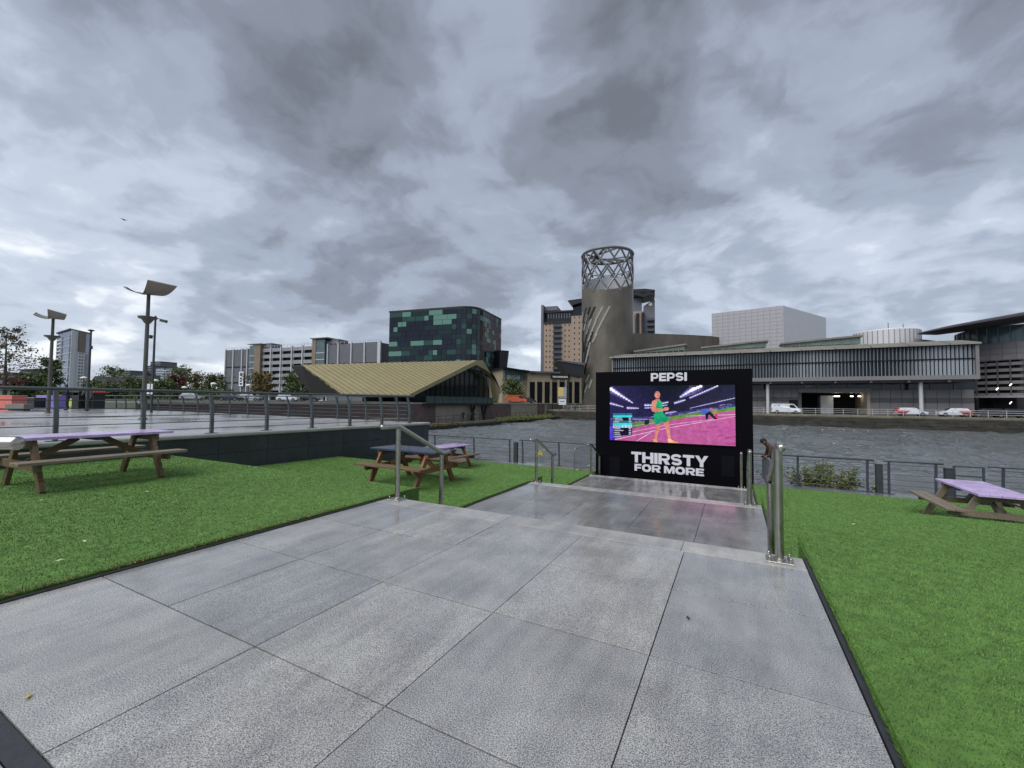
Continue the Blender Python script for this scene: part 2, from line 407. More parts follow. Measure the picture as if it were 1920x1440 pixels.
# ------------------------------------------------------------------ plaza on the left and its stone-clad retaining wall
WA, WB = Vector((-12.05, -1.2, 0)), Vector((-11.02, 13.75, 0))      # line of the wall face
wdir = (WB-WA).normalized(); wlen = (WB-WA).length; wnor = Vector((wdir.y, -wdir.x, 0))   # towards the path
wrz = atan2(wdir.y, wdir.x)
struct('plaza', MB().prism([(-2400, -600), (-13, -600), (WA.x-.36, WA.y), (WB.x-.36, WB.y), (-41.2, 15.55), (-2400, 15.55)], -3.55, PLAZA-.012), 'plaza_stone')
wall = thing('retaining_wall', 'dark stone clad retaining wall with pale coping below the plaza railing', 'wall', tuple(WA), wrz)
MB().box(0, wlen, .03, .36, -3.5, PLAZA-.1).build('core', 'joint', wall)
k = 0; x = 0.
while x < wlen-.05:
    x1 = min(x+1.22, wlen)
    for (za, zb) in ((-1.62, -1.1), (-1.1, -.58), (-.58, -.06), (-.06, PLAZA-.1)):
        MB().box(x+.004, x1-.004, random.uniform(-.002, .002), .034, za+.004, zb-.004).build('panel', 'dark_stone', wall)
    x = x1
x = 0.
while x < wlen-.05:
    x1 = min(x+1.83, wlen)
    mb = MB(); prof = [(-.06, PLAZA-.10), (-.085, PLAZA-.085), (-.095, PLAZA-.05), (-.085, PLAZA-.015), (-.06, PLAZA), (.38, PLAZA), (.38, PLAZA-.1)]
    b0 = len(mb.v)
    for xx in (x+.003, x1-.003): mb.v += [(xx, py, pz) for (py, pz) in prof]
    np_ = len(prof)
    for i in range(np_): mb.f.append((i, (i+1) % np_, np_+(i+1) % np_, np_+i))
    mb.f += [tuple(reversed(range(np_))), tuple(range(np_, 2*np_))]
    mb.build('coping_stone', 'coping', wall, smooth=True); x = x1
for zz in (-.4, PLAZA-.13):
    MB().box(wlen, wlen+.03, .02, 4.0, zz-.85, zz).build('end_panel', 'dark_stone', wall)

# ------------------------------------------------------------------ artificial turf on the terraces
def wall_x(y): return WA.x + (WB.x-WA.x)*(y-WA.y)/(WB.y-WA.y)
TERR = []
def terrace(name, side, y0, y1, z, xin, xout0, xout1):
    """turf block; xin = edge beside the path, xout = far edge at y0 and y1"""
    if side < 0: pts = [(xout0, y0), (xin, y0), (xin, y1), (xout1, y1)]
    else: pts = [(xin, y0), (xout0, y0), (xout1, y1), (xin, y1)]
    o = struct(name, MB().prism(pts, z-1.2, z), 'turf_base')
    TERR.append((side, y0, y1, z, xin, xout0, xout1)); return o
EL, ER = -4.215, .545
GZ = .02
terrace('grass_terrace', -1, -1.15, 5.06, 0+GZ, EL, wall_x(-1.15)+.01, wall_x(5.06)+.01)
terrace('grass_terrace', -1, 5.06, 9.56, -.5+GZ, EL+.06, wall_x(5.06)+.01, wall_x(9.56)+.01)
terrace('grass_terrace', -1, 9.56, 14.06, -1.+GZ, EL+.06, wall_x(9.56)+.01, wall_x(13.7)+.01)
terrace('grass_terrace', 1, -1.15, 5.06, 0+GZ, ER, 16, 16)
terrace('grass_terrace', 1, 5.06, 9.56, -.5+GZ, ER-.09, 16, 16)
terrace('grass_terrace', 1, 9.56, 14.06, -1.+GZ, ER-.09, 16, 16)
# black edging strips between slabs and turf
ed = 0
for (xa, xb, ya, yb, z) in ((EL+.003, XL-.003, -1.1, 4.46, 0), (XR+.003, ER-.003, -1.1, 4.46, 0), (-4.152, XL1-.003, 5.06, 8.96, -.5), (.423, ER-.093, 5.06, 8.96, -.5), (-4.152, -4.124, 9.56, 13.46, -1.), (.423, ER-.093, 9.56, 13.46, -1.)):
    struct('edging_strip', MB().bbox(xa, xb, ya, yb, z-.3, z+.012, .003), 'black_rubber')

m = bpy.data.materials.new('turf_blade'); m.use_nodes = True; MATS['turf_blade'] = m
t = m.node_tree; b = t.nodes['Principled BSDF']; b.inputs['Roughness'].default_value = .55; b.inputs['Specular IOR Level'].default_value = .3
g = t.nodes.new('ShaderNodeNewGeometry')
rr = t.nodes.new('ShaderNodeValToRGB'); rr.color_ramp.elements[0].color = C(82, 117, 54); rr.color_ramp.elements[1].color = C(108, 144, 73)
e = rr.color_ramp.elements.new(.5); e.color = C(95, 131, 64)
t.links.new(g.outputs['Random Per Island'], rr.inputs[0])
n = t.nodes.new('ShaderNodeTexNoise'); n.inputs['Scale'].default_value = .9; n.inputs['Detail'].default_value = 5; t.links.new(g.outputs['Position'], n.inputs['Vector'])
r2 = t.nodes.new('ShaderNodeValToRGB'); r2.color_ramp.elements[0].position = .3; r2.color_ramp.elements[1].position = .7
r2.color_ramp.elements[0].color = (.8, .82, .8, 1); r2.color_ramp.elements[1].color = (1.12, 1.1, 1.0, 1); t.links.new(n.outputs['Fac'], r2.inputs[0])
mx = t.nodes.new('ShaderNodeMix'); mx.data_type = 'RGBA'; mx.blend_type = 'MULTIPLY'; mx.inputs[0].default_value = 1
t.links.new(rr.outputs[0], mx.inputs[6]); t.links.new(r2.outputs[0], mx.inputs[7]); t.links.new(mx.outputs[2], b.inputs['Base Color'])
b.inputs['Subsurface Weight'].default_value = 0

def blades(pos, nrm, tang, h0, h1, w0):
    """one bent sliver per blade; pos (n,3), nrm/tang unit vectors"""
    n = len(pos)
    a = RNG.random(n)*2*pi; hh = h0+(h1-h0)*RNG.random(n)
    nap = np.array([np.sin(pos[:, 0]*1.7+np.sin(pos[:, 1]*2.3)), np.cos(pos[:, 1]*1.3+1.1*np.sin(pos[:, 0]*.9)), np.zeros(n)]).T
    lean = np.stack([np.cos(a), np.sin(a), np.zeros(n)], 1)*(.35+.35*RNG.random(n))[:, None] + nap*.22
    lean -= nrm*np.sum(lean*nrm, 1)[:, None]
    tip = pos + nrm*hh[:, None] + lean*hh[:, None]
    wv_ = np.stack([-np.sin(a), np.cos(a), np.zeros(n)], 1) + .001
    wv_ -= nrm*np.sum(wv_*nrm, 1)[:, None]; wv_ /= np.linalg.norm(wv_, axis=1)[:, None]
    w = w0[:, None]*wv_
    V = np.stack([pos-w, pos+w, tip], 1).reshape(-1, 3)
    return V
def turf_points(side, y0, y1, xin, xo0, xo1, z, dens, ymin=None, ymax=None, xl=None):
    ya = max(y0, ymin) if ymin is not None else y0; yb = min(y1, ymax) if ymax is not None else y1
    if yb <= ya: return np.zeros((0, 3))
    xo = min(xo0, xo1) if side < 0 else max(xo0, xo1)
    if xl: xo = xl
    A = abs(xo-xin)*(yb-ya); n = int(A*dens)
    p = np.stack([xin+(xo-xin)*RNG.random(n), ya+(yb-ya)*RNG.random(n), np.full(n, z)], 1)
    if side < 0: p = p[p[:, 0] > xo0+(xo1-xo0)*(p[:, 1]-y0)/(y1-y0)]
    return p
allV = []
for (side, y0, y1, z, xin, xo0, xo1) in TERR:
    xlim = None if side < 0 else min(16, 10.)
    p = turf_points(side, y0, y1, xin, xo0, xo1, z, 13000, xl=xlim)
    # thin out with distance from the viewpoint, widen the slivers in step
    d = np.hypot(p[:, 0], p[:, 1]); keep = np.clip((2.6/np.maximum(d, .5))**1.25, .1, 1)
    p = p[RNG.random(len(p)) < keep]; d = np.hypot(p[:, 0], p[:, 1])
    w0 = .0017*np.clip(d/2.6, 1, 5.)**.95
    nrm = np.tile(np.array([0, 0, 1.]), (len(p), 1))
    allV.append(blades(p, nrm, None, .006, .014, w0))
    n = int((y1-y0)*2200); p = np.stack([np.full(n, xin)+side*.012*RNG.random(n), y0+(y1-y0)*RNG.random(n), np.full(n, z-.004)], 1)
    allV.append(blades(p, np.tile(np.array([-side*.55, 0, .83]), (n, 1)), None, .012, .03, np.full(n, .0022)))
    # the front face of the block and the face beside the steps
    for (qa, qb, nv) in (((xin, y1), (xo1 if side < 0 else 6., y1), (0, 1., 0)), ((xin, y1-.62), (xin, y1), (-side*1., 0, 0))):
        L_ = hypot(qb[0]-qa[0], qb[1]-qa[1]); n = int(L_*.52*2600); s_ = RNG.random(n)
        p = np.stack([qa[0]+(qb[0]-qa[0])*s_, qa[1]+(qb[1]-qa[1])*s_, z-.52*RNG.random(n)], 1)
        nrm = np.tile(np.array(nv), (n, 1)) + 0.
        allV.append(blades(p, nrm, None, .012, .026, np.full(n, .004)))
V = np.concatenate(allV); k = len(V)//3
turf = npmesh('turf', V, np.arange(k*3).reshape(-1, 3), 'turf_blade')
tag(turf, 'short bright green artificial turf covering the stepped terraces', 'turf', kind='stuff')

# far quay edge and the bank of the dock on the left
struct('quay_wall', MB().box(-40.9, 300, QUAY_Y, QUAY_Y+1.19, -3.6, QUAY_Z-.5), 'quay_stone')
qk = struct('quay_coping', MB().box(-40.9, 300, QUAY_Y-.02, QUAY_Y+1.19, QUAY_Z-.49, QUAY_Z-.3), 'quay_cope')
x = -40.9
while x < 60:
    L_ = random.uniform(2.4, 3.4)
    MB().bbox(x+.02, x+L_-.02, QUAY_Y-.12+random.uniform(-.02, .02), QUAY_Y+1.18, QUAY_Z-.34, QUAY_Z+random.uniform(-.01, .04), .03).build('coping_stone', 'quay_cope', qk); x += L_
# stone courses of the dock wall
for i in range(34):
    for r_ in range(4):
        L_ = 3.0; x = -40.8+i*L_+(r_ % 2)*1.5
        if random.random() < .85:
            MB().box(x+.03, x+L_-.03, QUAY_Y-.04-random.uniform(0, .05), QUAY_Y+.1, WATER-.25+r_*.47, WATER-.25+r_*.47+.44).build('block', 'quay_stone', qk)
struct('bank_face', MB().box(BANK_X, BANK_X+.25, 18.05, QUAY_Y, -3.5, -2.3), 'quay_stone')
struct('bank_kerb', MB().box(BANK_X-.3, BANK_X+.3, 18.05, QUAY_Y, -2.3, -1.98), 'quay_cope')
# retaining wall of the far plaza: brown brick with paler concrete bays and a stone coping
bw = thing('dock_wall', 'brown brick and pale concrete dock wall under the gold roofed pavilion', 'wall', (-41, 15.7, -2), 0)
ys = [0, 20, 37, 51, 62, 75.4, 79.5, 81.4]
for i in range(7):
    MB().box(-.4, .03 if i % 2 == 0 else .09, ys[i], ys[i+1], 0, 2.85).build('wall_bay', 'brown_brick' if i in (0, 1, 3, 5) else 'pale_concrete', bw)
y = 0
while y < 81:
    MB().bbox(-.5, .16, y+.02, y+2.0, 2.85, 3.06, .02).build('coping_stone', 'pale_concrete', bw); y += 2.02

# ================================================================== foreground objects
# ------------------------------------------------------------------ stainless handrails beside the flights of steps
def make_handrail(label, loc, low=-.5):
    t = thing('handrail', label, 'handrail', loc, 0, 'stainless steel handrails beside the steps')
    r = .033
    for (y, zb, zt) in ((0, 0, .955), (.97, low, .5)):
        p = MB().tube([(0, y, zb+.01), (0, y, zt)], r, 16).build('post', 'steel', t, True)
        bm = MB().bbox(-.1, .1, y-.085, y+.085, zb, zb+.014, .003); pl = bm.build('base_plate', 'steel', t)
        MB().lathe([(r+.012, 0), (r+.01, .012), (r, .02)], 16, (0, y, zb+.012)).build('collar', 'steel', t, True)
        for sx in (-1, 1):
            for sy in (-1, 1):
                MB().lathe([(.016, 0), (.016, .012), (.009, .012), (.009, .022), (.012, .026), (.011, .036), (.006, .041)], 8, (sx*.075, y+sy*.062, zb+.014)).build('bolt', 'steel', pl, True)
    MB().tube([(0, -.31, .985), (0, -.02, .985), (0, .03, .972), (0, .95, .54), (0, 1.0, .525), (0, 1.15, .525)], .031, 16, dome=True).build('rail', 'steel', t, True)
    return t
HRL = 'stainless steel handrail on the %s of the %s flight of steps'
h0 = make_handrail(HRL % ('left', 'nearest'), (-4.02, 4.38, 0))
for lab, lc in ((HRL % ('right', 'nearest'), (.33, 4.30, 0)), (HRL % ('left', 'middle'), (-4.0, 8.86, -.5)), (HRL % ('right', 'middle'), (.24, 8.86, -.5)), (HRL % ('left', 'farthest') + ' beside the big screen', (-4.1, 13.36, -1.0)), (HRL % ('right', 'farthest') + ' beside the big screen', (.16, 13.4, -1.0))):
    c = copy_tree(h0, None, lab); c.location = lc
# end of one more handrail that reaches into the picture at the left edge
e = onz(33, 831, 0) ; dd = ray(33, 831); ep = CO + dd*1.9
hx = thing('handrail', 'rounded stainless steel handrail end reaching in at the left edge before the purple table', 'handrail', (ep[0]-.62, ep[1]-.28, 0), 0)
r_ = ep[2]
MB().tube([(0, 0, r_), (.3, .135, r_), (.62, .28, r_)], .031, 16, dome=True).build('rail', 'steel', hx, True)
MB().tube([(.1, .045, .005), (.1, .045, r_)], .03, 14).build('post', 'steel', hx, True)
MB().bbox(.0, .2, -.05, .14, 0.02, .034, .003).build('base_plate', 'steel', hx)

# ------------------------------------------------------------------ picnic tables
mat('wood', C(104, 84, 62), .62, var=.35, vscale=5, stretch=(.6, 8, 8), bump=.25, bscale=30, rvar=.15)
mat('wood_red', C(122, 82, 54), .6, var=.35, vscale=5, stretch=(.6, 8, 8), bump=.25, bscale=30, rvar=.15)
mat('wood_grey', C(122, 112, 96), .55, var=.3, vscale=5, stretch=(.6, 8, 8), bump=.25, bscale=30, rvar=.2)
mat('paint_lilac', C(190, 168, 214), .3, var=.2, vscale=6, rvar=.14, bump=.05, coord='Object')
mat('paint_navy', C(58, 70, 96), .26, var=.2, vscale=4, rvar=.12, bump=.05)
mat('tray_dark', C(52, 44, 40), .6)
def make_table(label, loc, rz, top, wood, seat, L=1.85):
    t = thing('picnic_table', label, 'picnic table', loc, rz, 'wooden pub picnic tables on the turf')
    h = L/2
    for i in range(5):
        y = -.30+.15*i
        MB().bbox(-h+random.uniform(-.006, .006), h+random.uniform(-.006, .006), y-.0715, y+.0715, .705, .745, .005).build('top_plank', top, t)
    for s in (-1, 1):
        for k in range(2):
            y = s*(.60+.145*k); MB().bbox(-h+random.uniform(-.01, .01), h+random.uniform(-.01, .01), y-.068, y+.068, .405, .445, .006).build('seat_plank', seat, t)
    for sx in (-1, 1):
        x = sx*(h-.28)
        for s in (-1, 1):
            MB().obox((x, s*.25, .70), (x, s*.63, -.0), .055, .105, (0, 1, .4)).build('leg', wood, t)
        MB().box(x+sx*.03, x+sx*.078, -.72, .72, .30, .404).build('seat_bearer', wood, t)
        MB().box(x+sx*.03, x+sx*.078, -.34, .34, .60, .704).build('top_bearer', wood, t)
        MB().obox((x-sx*.02, 0, .36), (sx*.14, 0, .69), .05, .085, (0, 0, 1)).build('brace', wood, t)
    MB().box(-.03, .06, -.34, .34, .655, .704).build('cross_batten', 'tray_dark', t)
    return t
make_table('lilac topped wooden picnic table on the upper left turf, nearest the camera', (-9.02, 2.86, GZ), pi/2+.04, 'paint_lilac', 'wood', 'wood_grey', 1.95)
make_table('navy blue topped wooden picnic table behind the nearest left handrail', (-6.38, 7.42, -.5+GZ), -.02, 'paint_navy', 'wood_red', 'wood')
make_table('lilac topped wooden picnic table behind the navy one, close to the dock railing', (-8.95, 12.1, -1+GZ), pi/2-.05, 'paint_lilac', 'wood_red', 'wood')
make_table('lilac topped wooden picnic table on the lower right turf at the frame edge', (4.22, 11.55, -1+GZ), pi/2, 'paint_lilac', 'wood_grey', 'wood_grey')

# ------------------------------------------------------------------ big advertising screen
mat('screen_black', C(2, 2, 8), .6, spec=.1)
mat('screen_panel', C(5, 5, 18), .6, spec=.15)
mat('lettering', C(214, 214, 224), .5)
SY = 14.42
def sp(x, y, d=0): q = ony(x, y, SY); return Vector((q[0], SY-d, q[2]))
sx0, sx1 = sp(1117, 800).x, sp(1412, 800).x
st = sp(1412, 691).z
scr = thing('advertising_screen', 'big black outdoor screen showing a runner, PEPSI above and THIRSTY FOR MORE below', 'screen', ((sx0+sx1)/2, SY, PROM))
scx, scz = (sx0+sx1)/2, PROM
def S(mb, nm, m, par=scr, smooth=False):
    mb.v = [(v[0]-scx, v[1]-SY, v[2]-scz) for v in mb.v]; return mb.build(nm, m, par, smooth)
S(MB().box(sx0, sx1, SY, SY+.55, PROM+.05, st), 'cabinet', 'screen_black')
px0, px1 = sp(1143.6, 770).x, sp(1378.5, 770).x
pz1, pz0 = (sp(1143.6, 723.5).z+sp(1378.5, 721.6).z)/2, (sp(1143.6, 825).z+sp(1378.5, 836).z)/2
fr = .035
for (a, b_, c_, d_) in ((px0-fr, px0, pz0-fr, pz1+fr), (px1, px1+fr, pz0-fr, pz1+fr), (px0, px1, pz0-fr, pz0), (px0, px1, pz1, pz1+fr)):
    S(MB().box(a, b_, SY-.03, SY, c_, d_), 'bezel', 'screen_black')
for (xa, xb) in ((1143, 1162), (1353, 1377)):
    a, b_ = sp(xa, 870), sp(xb, 885); S(MB().box(a.x, b_.x, SY-.012, SY, b_.z-.15, a.z+.25), 'speaker_grille', 'screen_panel')
for xx in (sx0+.3, (sx0+sx1)/2, sx1-.3):
    S(MB().box(xx-.15, xx+.15, SY+.05, SY+.9, PROM, PROM+.05), 'foot', 'screen_black')
for xx in (sx0+.3, sx1-.3):
    S(MB().obox((xx, SY+.55, PROM+2.2), (xx, SY+1.5, PROM+.05), .08, .08), 'prop', 'rail_dark')
    S(MB().box(xx-.2, xx+.2, SY+1.3, SY+1.7, PROM, PROM+.3), 'ballast', 'pale_concrete')
# lettering
def text_mesh(txt, offset=.0, spacing=1.0):
    cu = bpy.data.curves.new('txt', 'FONT'); cu.body = txt; cu.size = 1; cu.offset = offset; cu.extrude = .02; cu.space_character = spacing
    cu.resolution_u = 4; cu.space_word = .8
    ob = bpy.data.objects.new('txt', cu); COL.objects.link(ob); dg = bpy.context.evaluated_depsgraph_get(); dg.update()
    me = bpy.data.meshes.new_from_object(ob.evaluated_get(dg)); bpy.data.objects.remove(ob); return me
def lettering(name, txt, x0, x1, z0, z1, y, par, m, org, offset=.035, spacing=1.08, depth=.02, rot=None):
    me = text_mesh(txt, offset, spacing); n = len(me.vertices); co = np.zeros(n*3); me.vertices.foreach_get('co', co); co = co.reshape(-1, 3)
    lo, hi = co.min(0), co.max(0)
    out_ = np.zeros_like(co)
    out_[:, 0] = x0+(co[:, 0]-lo[0])/(hi[0]-lo[0])*(x1-x0)-org[0]
    out_[:, 2] = z0+(co[:, 1]-lo[1])/(hi[1]-lo[1])*(z1-z0)-org[2]
    out_[:, 1] = y-(co[:, 2]-lo[2])/max(1e-6, hi[2]-lo[2])*depth-org[1]
    me.vertices.foreach_set('co', out_.ravel()); me.materials.clear(); me.materials.append(MATS[m]); me.update()
    return inst(me, name, par)
OG = (scx, SY, scz)
def _arc(cx, cy, rx, ry, a0, a1, n=8): return [(cx+rx*cos(radians(a0+(a1-a0)*i/n)), cy+ry*sin(radians(a0+(a1-a0)*i/n))) for i in range(n+1)]
def _stroke(pts, w):
    """outline of a thick open path"""
    L_, R_ = [], []
    for i, p in enumerate(pts):
        q0, q1 = pts[max(0, i-1)], pts[min(len(pts)-1, i+1)]; dx, dy = q1[0]-q0[0], q1[1]-q0[1]; l = hypot(dx, dy); nx_, ny_ = -dy/l, dx/l
        L_.append((p[0]+nx_*w/2, p[1]+ny_*w/2)); R_.append((p[0]-nx_*w/2, p[1]-ny_*w/2))
    return L_+R_[::-1]
def glyph(ch, W_):
    s = .30; h = .235      # stem and bar thickness of the heavy wide letters, cap height 1
    if ch == 'T': return [[(0, 1), (W_, 1), (W_, 1-h), (W_/2+s/2, 1-h), (W_/2+s/2, 0), (W_/2-s/2, 0), (W_/2-s/2, 1-h), (0, 1-h)]]
    if ch == 'I': return [[(0, 0), (W_, 0), (W_, 1), (0, 1)]]
    if ch == 'H': return [[(0, 0), (s, 0), (s, .39), (W_-s, .39), (W_-s, 0), (W_, 0), (W_, 1), (W_-s, 1), (W_-s, .62), (s, .62), (s, 1), (0, 1)]]
    if ch == 'E': return [[(0, 0), (W_, 0), (W_, h), (s, h), (s, .39), (W_*.93, .39), (W_*.93, .61), (s, .61), (s, 1-h), (W_, 1-h), (W_, 1), (0, 1)]]
    if ch == 'F': return [[(0, 0), (s, 0), (s, .36), (W_*.93, .36), (W_*.93, .59), (s, .59), (s, 1-h), (W_, 1-h), (W_, 1), (0, 1)]]
    if ch == 'Y': return [[(W_/2-s/2, 0), (W_/2+s/2, 0), (W_/2+s/2, .37), (W_, 1), (W_-.34, 1), (W_/2, .60), (.34, 1), (0, 1), (W_/2-s/2, .37)]]
    if ch == 'M': return [[(0, 0), (s*.92, 0), (s*.92, .60), (W_/2-.11, 0), (W_/2+.11, 0), (W_-s*.92, .60), (W_-s*.92, 0), (W_, 0), (W_, 1), (W_-.36, 1), (W_/2, .42), (.36, 1), (0, 1)]]
    if ch in 'PR':
        bot = .30 if ch == 'P' else .34
        outer = [(0, 0), (s, 0), (s, bot)]+([(W_*.42, bot), (W_*.62, 0), (W_*1.02, 0), (W_*.76, .38)] if ch == 'R' else [])+_arc(W_*.64, (1+bot)/2, W_*.36, (1-bot)/2, -80 if ch == 'P' else -55, 90)+[(0, 1)]
        inner = [(s, bot+.2), (s, 1-.21)]+_arc(W_*.62, (1+bot)/2, W_*.13, (1-bot)/2-.21, 90, -90, 6)
        return [outer, inner]
    if ch == 'O': return [[(W_/2+W_/2*abs(cos(t_))**.8*(1 if cos(t_) > 0 else -1), .5+.53*abs(sin(t_))**.85*(1 if sin(t_) > 0 else -1)) for t_ in [2*pi*i/28 for i in range(28)]], [(W_/2+(W_/2-.31)*cos(t_), .5+.27*sin(t_)) for t_ in [-2*pi*i/20 for i in range(20)]]]
    if ch == 'S':
        rx = W_/2-.125; p = _arc(W_/2, .695, rx, .195, 18, 270, 14)+_arc(W_/2, .305, rx, .195, 90, -162, 14)[1:]
        return [_stroke(p, .225)]
WID = dict(T=.98, H=1.06, I=.31, R=1.06, S=1.0, Y=1.12, F=.86, O=1.14, M=1.24, E=.90, P=.98)
def block_lettering(name, txt, x0, x1, z0, z1, gap=.07, slant=0):
    cu = bpy.data.curves.new('txt', 'CURVE'); cu.dimensions = '2D'; cu.fill_mode = 'BOTH'; cu.extrude = .02; x = 0
    for ch in txt:
        if ch == ' ': x += .34; continue
        for lp2 in glyph(ch, WID[ch]):
            sp_ = cu.splines.new('POLY'); sp_.points.add(len(lp2)-1); sp_.use_cyclic_u = True
            for q_, (a_, b2) in zip(sp_.points, lp2): q_.co = (x+a_, b2, 0, 1)
        x += WID[ch]+gap
    x -= gap
    ob = bpy.data.objects.new('txt', cu); COL.objects.link(ob); dg = bpy.context.evaluated_depsgraph_get(); dg.update()
    me = bpy.data.meshes.new_from_object(ob.evaluated_get(dg)); bpy.data.objects.remove(ob)
    n = len(me.vertices); co = np.zeros(n*3); me.vertices.foreach_get('co', co); co = co.reshape(-1, 3); o2 = np.zeros_like(co)
    o2[:, 0] = x0+co[:, 0]/x*(x1-x0)-OG[0]; o2[:, 2] = z0+co[:, 1]*(z1-z0)-OG[2]; o2[:, 1] = SY-.012-co[:, 2]*.5-OG[1]
    me.vertices.foreach_set('co', o2.ravel()); me.materials.clear(); me.materials.append(MATS['lettering']); me.update(); return inst(me, name, scr)
block_lettering('brand_lettering', 'PEPSI', sp(1220.5, 707).x, sp(1288, 707).x, sp(1254, 714.5).z, sp(1254, 699).z, .09)
block_lettering('slogan_lettering', 'THIRSTY', sp(1184, 860).x, sp(1328, 860).x, sp(1256, 871.4).z, sp(1256, 851).z)
block_lettering('slogan_lettering', 'FOR MORE', sp(1190, 880).x, sp(1320, 880).x, sp(1256, 887.6).z, sp(1256, 874.3).z)

# moving picture on the screen: flat coloured shapes that give off light
m = bpy.data.materials.new('screen_light'); m.use_nodes = True; MATS['screen_light'] = m; t = m.node_tree; t.nodes.clear()
at_ = t.nodes.new('ShaderNodeVertexColor'); at_.layer_name = 'Col'; em = t.nodes.new('ShaderNodeEmission'); em.inputs[1].default_value = .52
o_ = t.nodes.new('ShaderNodeOutputMaterial'); _tx = t.nodes.new('ShaderNodeTexCoord'); _nz = t.nodes.new('ShaderNodeTexNoise'); _nz.inputs['Scale'].default_value = 7; _nz.inputs['Detail'].default_value = 8; _nz.inputs['Roughness'].default_value = .75; t.links.new(_tx.outputs['Object'], _nz.inputs['Vector'])
_mr = t.nodes.new('ShaderNodeMapRange'); _mr.inputs[1].default_value = .3; _mr.inputs[2].default_value = .7; _mr.inputs[3].default_value = .62; _mr.inputs[4].default_value = 1.3; t.links.new(_nz.outputs['Fac'], _mr.inputs[0])
_mx = t.nodes.new('ShaderNodeMix'); _mx.data_type = 'RGBA'; _mx.blend_type = 'MULTIPLY'; _mx.inputs[0].default_value = 1; t.links.new(at_.outputs[0], _mx.inputs[6]); t.links.new(_mr.outputs[0], _mx.inputs[7])
t.links.new(_mx.outputs[2], em.inputs[0]); t.links.new(em.outputs[0], o_.inputs[0])
PV, PF, PC = [], [], []
def zp(x, y):
    s = (x-30)/1800.; top = 65-15*s; bot = 830+100*s; tt = 1-(y-top)/(bot-top)
    s = min(1, max(0, s)); tt = min(1, max(0, tt))
    return px0+(px1-px0)*s, pz0+(pz1-pz0)*tt
def pic(layer, pts, cols):
    if not isinstance(cols, list): cols = [cols]*len(pts)
    b0 = len(PV)
    for p, c in zip(pts, cols):
        a = zp(*p); PV.append((a[0]-scx, -.003-.0012*layer, a[1]-scz)); PC.append(C(*c))
    PF.append(tuple(range(b0, b0+len(pts))))
def glow(layer, x0, y0, x1, y1, w0, w1, c, e):
    d = math.hypot(x1-x0, y1-y0); nx_, ny_ = -(y1-y0)/d, (x1-x0)/d; ex, ey = (x1-x0)/d*w1*.6, (y1-y0)/d*w1*.6
    for s in (-1, 1): pic(layer, [(x0, y0), (x1+ex, y1+ey), (x1+s*nx_*w1, y1+s*ny_*w1), (x0+s*nx_*w0, y0+s*ny_*w0)], [c, e, e, e])
def stroke(layer, x0, y0, x1, y1, w0, w1, c, dots=0):
    d = math.hypot(x1-x0, y1-y0); nx_, ny_ = -(y1-y0)/d, (x1-x0)/d
    pic(layer, [(x0-nx_*w0, y0-ny_*w0), (x1-nx_*w1, y1-ny_*w1), (x1+nx_*w1, y1+ny_*w1), (x0+nx_*w0, y0+ny_*w0)], c)
    for i in range(dots):
        s = (i+.5)/dots; r = (w0+(w1-w0)*s)*1.5; ell(layer+1, x0+(x1-x0)*s, y0+(y1-y0)*s, r*1.2, r, (250, 248, 255), 8)
def ell(layer, cx, cy, rx, ry, c, n=14): pic(layer, [(cx+rx*cos(2*pi*i/n), cy+ry*sin(2*pi*i/n)) for i in range(n)], c)
pic(0, [(0, 0), (900, 0), (900, 600), (0, 600)], [(46, 44, 84), (22, 30, 40), (38, 36, 66), (44, 40, 84)])
pic(0, [(900, 0), (1900, 0), (1900, 600), (900, 600)], [(22, 30, 40), (40, 44, 66), (60, 52, 84), (38, 36, 66)])
pic(1, [(0, 520), (700, 500), (1100, 440), (1840, 330), (1840, 480), (900, 620), (0, 700)], [(60, 52, 120), (70, 66, 120), (74, 70, 130), (70, 76, 140), (80, 70, 130), (70, 66, 120), (76, 60, 150)])
random.seed(3)
for i in range(150):
    s = random.random(); x = 40+1780*s; y = 540-200*max(0, s-.3)/.7+random.uniform(-34, 40); c = random.choice([(120, 110, 180), (40, 36, 70), (90, 130, 190), (150, 140, 190), (52, 60, 110), (60, 48, 90)])
    pic(2, [(x, y), (x+random.uniform(14, 50), y-4), (x+random.uniform(14, 50), y+8), (x, y+10)], c)
pic(3, [(380, 590), (700, 555), (1100, 480), (1500, 430), (1840, 365), (1840, 425), (1300, 510), (400, 660)], [(96, 130, 60), (110, 142, 70), (104, 150, 66), (92, 136, 60), (100, 170, 70), (110, 160, 70), (110, 150, 74), (100, 128, 62)])
pic(4, [(0, 830), (390, 668), (950, 560), (1840, 415), (1840, 940), (0, 840)], [(150, 70, 170), (186, 92, 150), (186, 90, 150), (196, 100, 162), (190, 98, 156), (182, 92, 150)])
pic(4, [(390, 668), (950, 560), (1840, 415), (1840, 500), (900, 700)], [(170, 78, 140), (178, 74, 140), (190, 84, 150), (190, 80, 150), (196, 88, 158)])
for i in range(45):
    y = random.uniform(600, 920); x = random.uniform(200, 1800)
    if y > 830-.25*x+150: pic(4.3, [(x, y), (x+random.uniform(60, 260), y-random.uniform(8, 40)), (x+random.uniform(60, 260), y+2), (x, y+random.uniform(2, 5))], random.choice([(184, 84, 152), (206, 98, 172), (192, 92, 166), (176, 78, 146)]))
pic(5, [(0, 640), (70, 640), (120, 840), (0, 840)], [(96, 84, 220), (90, 70, 200), (70, 50, 190), (80, 60, 230)])
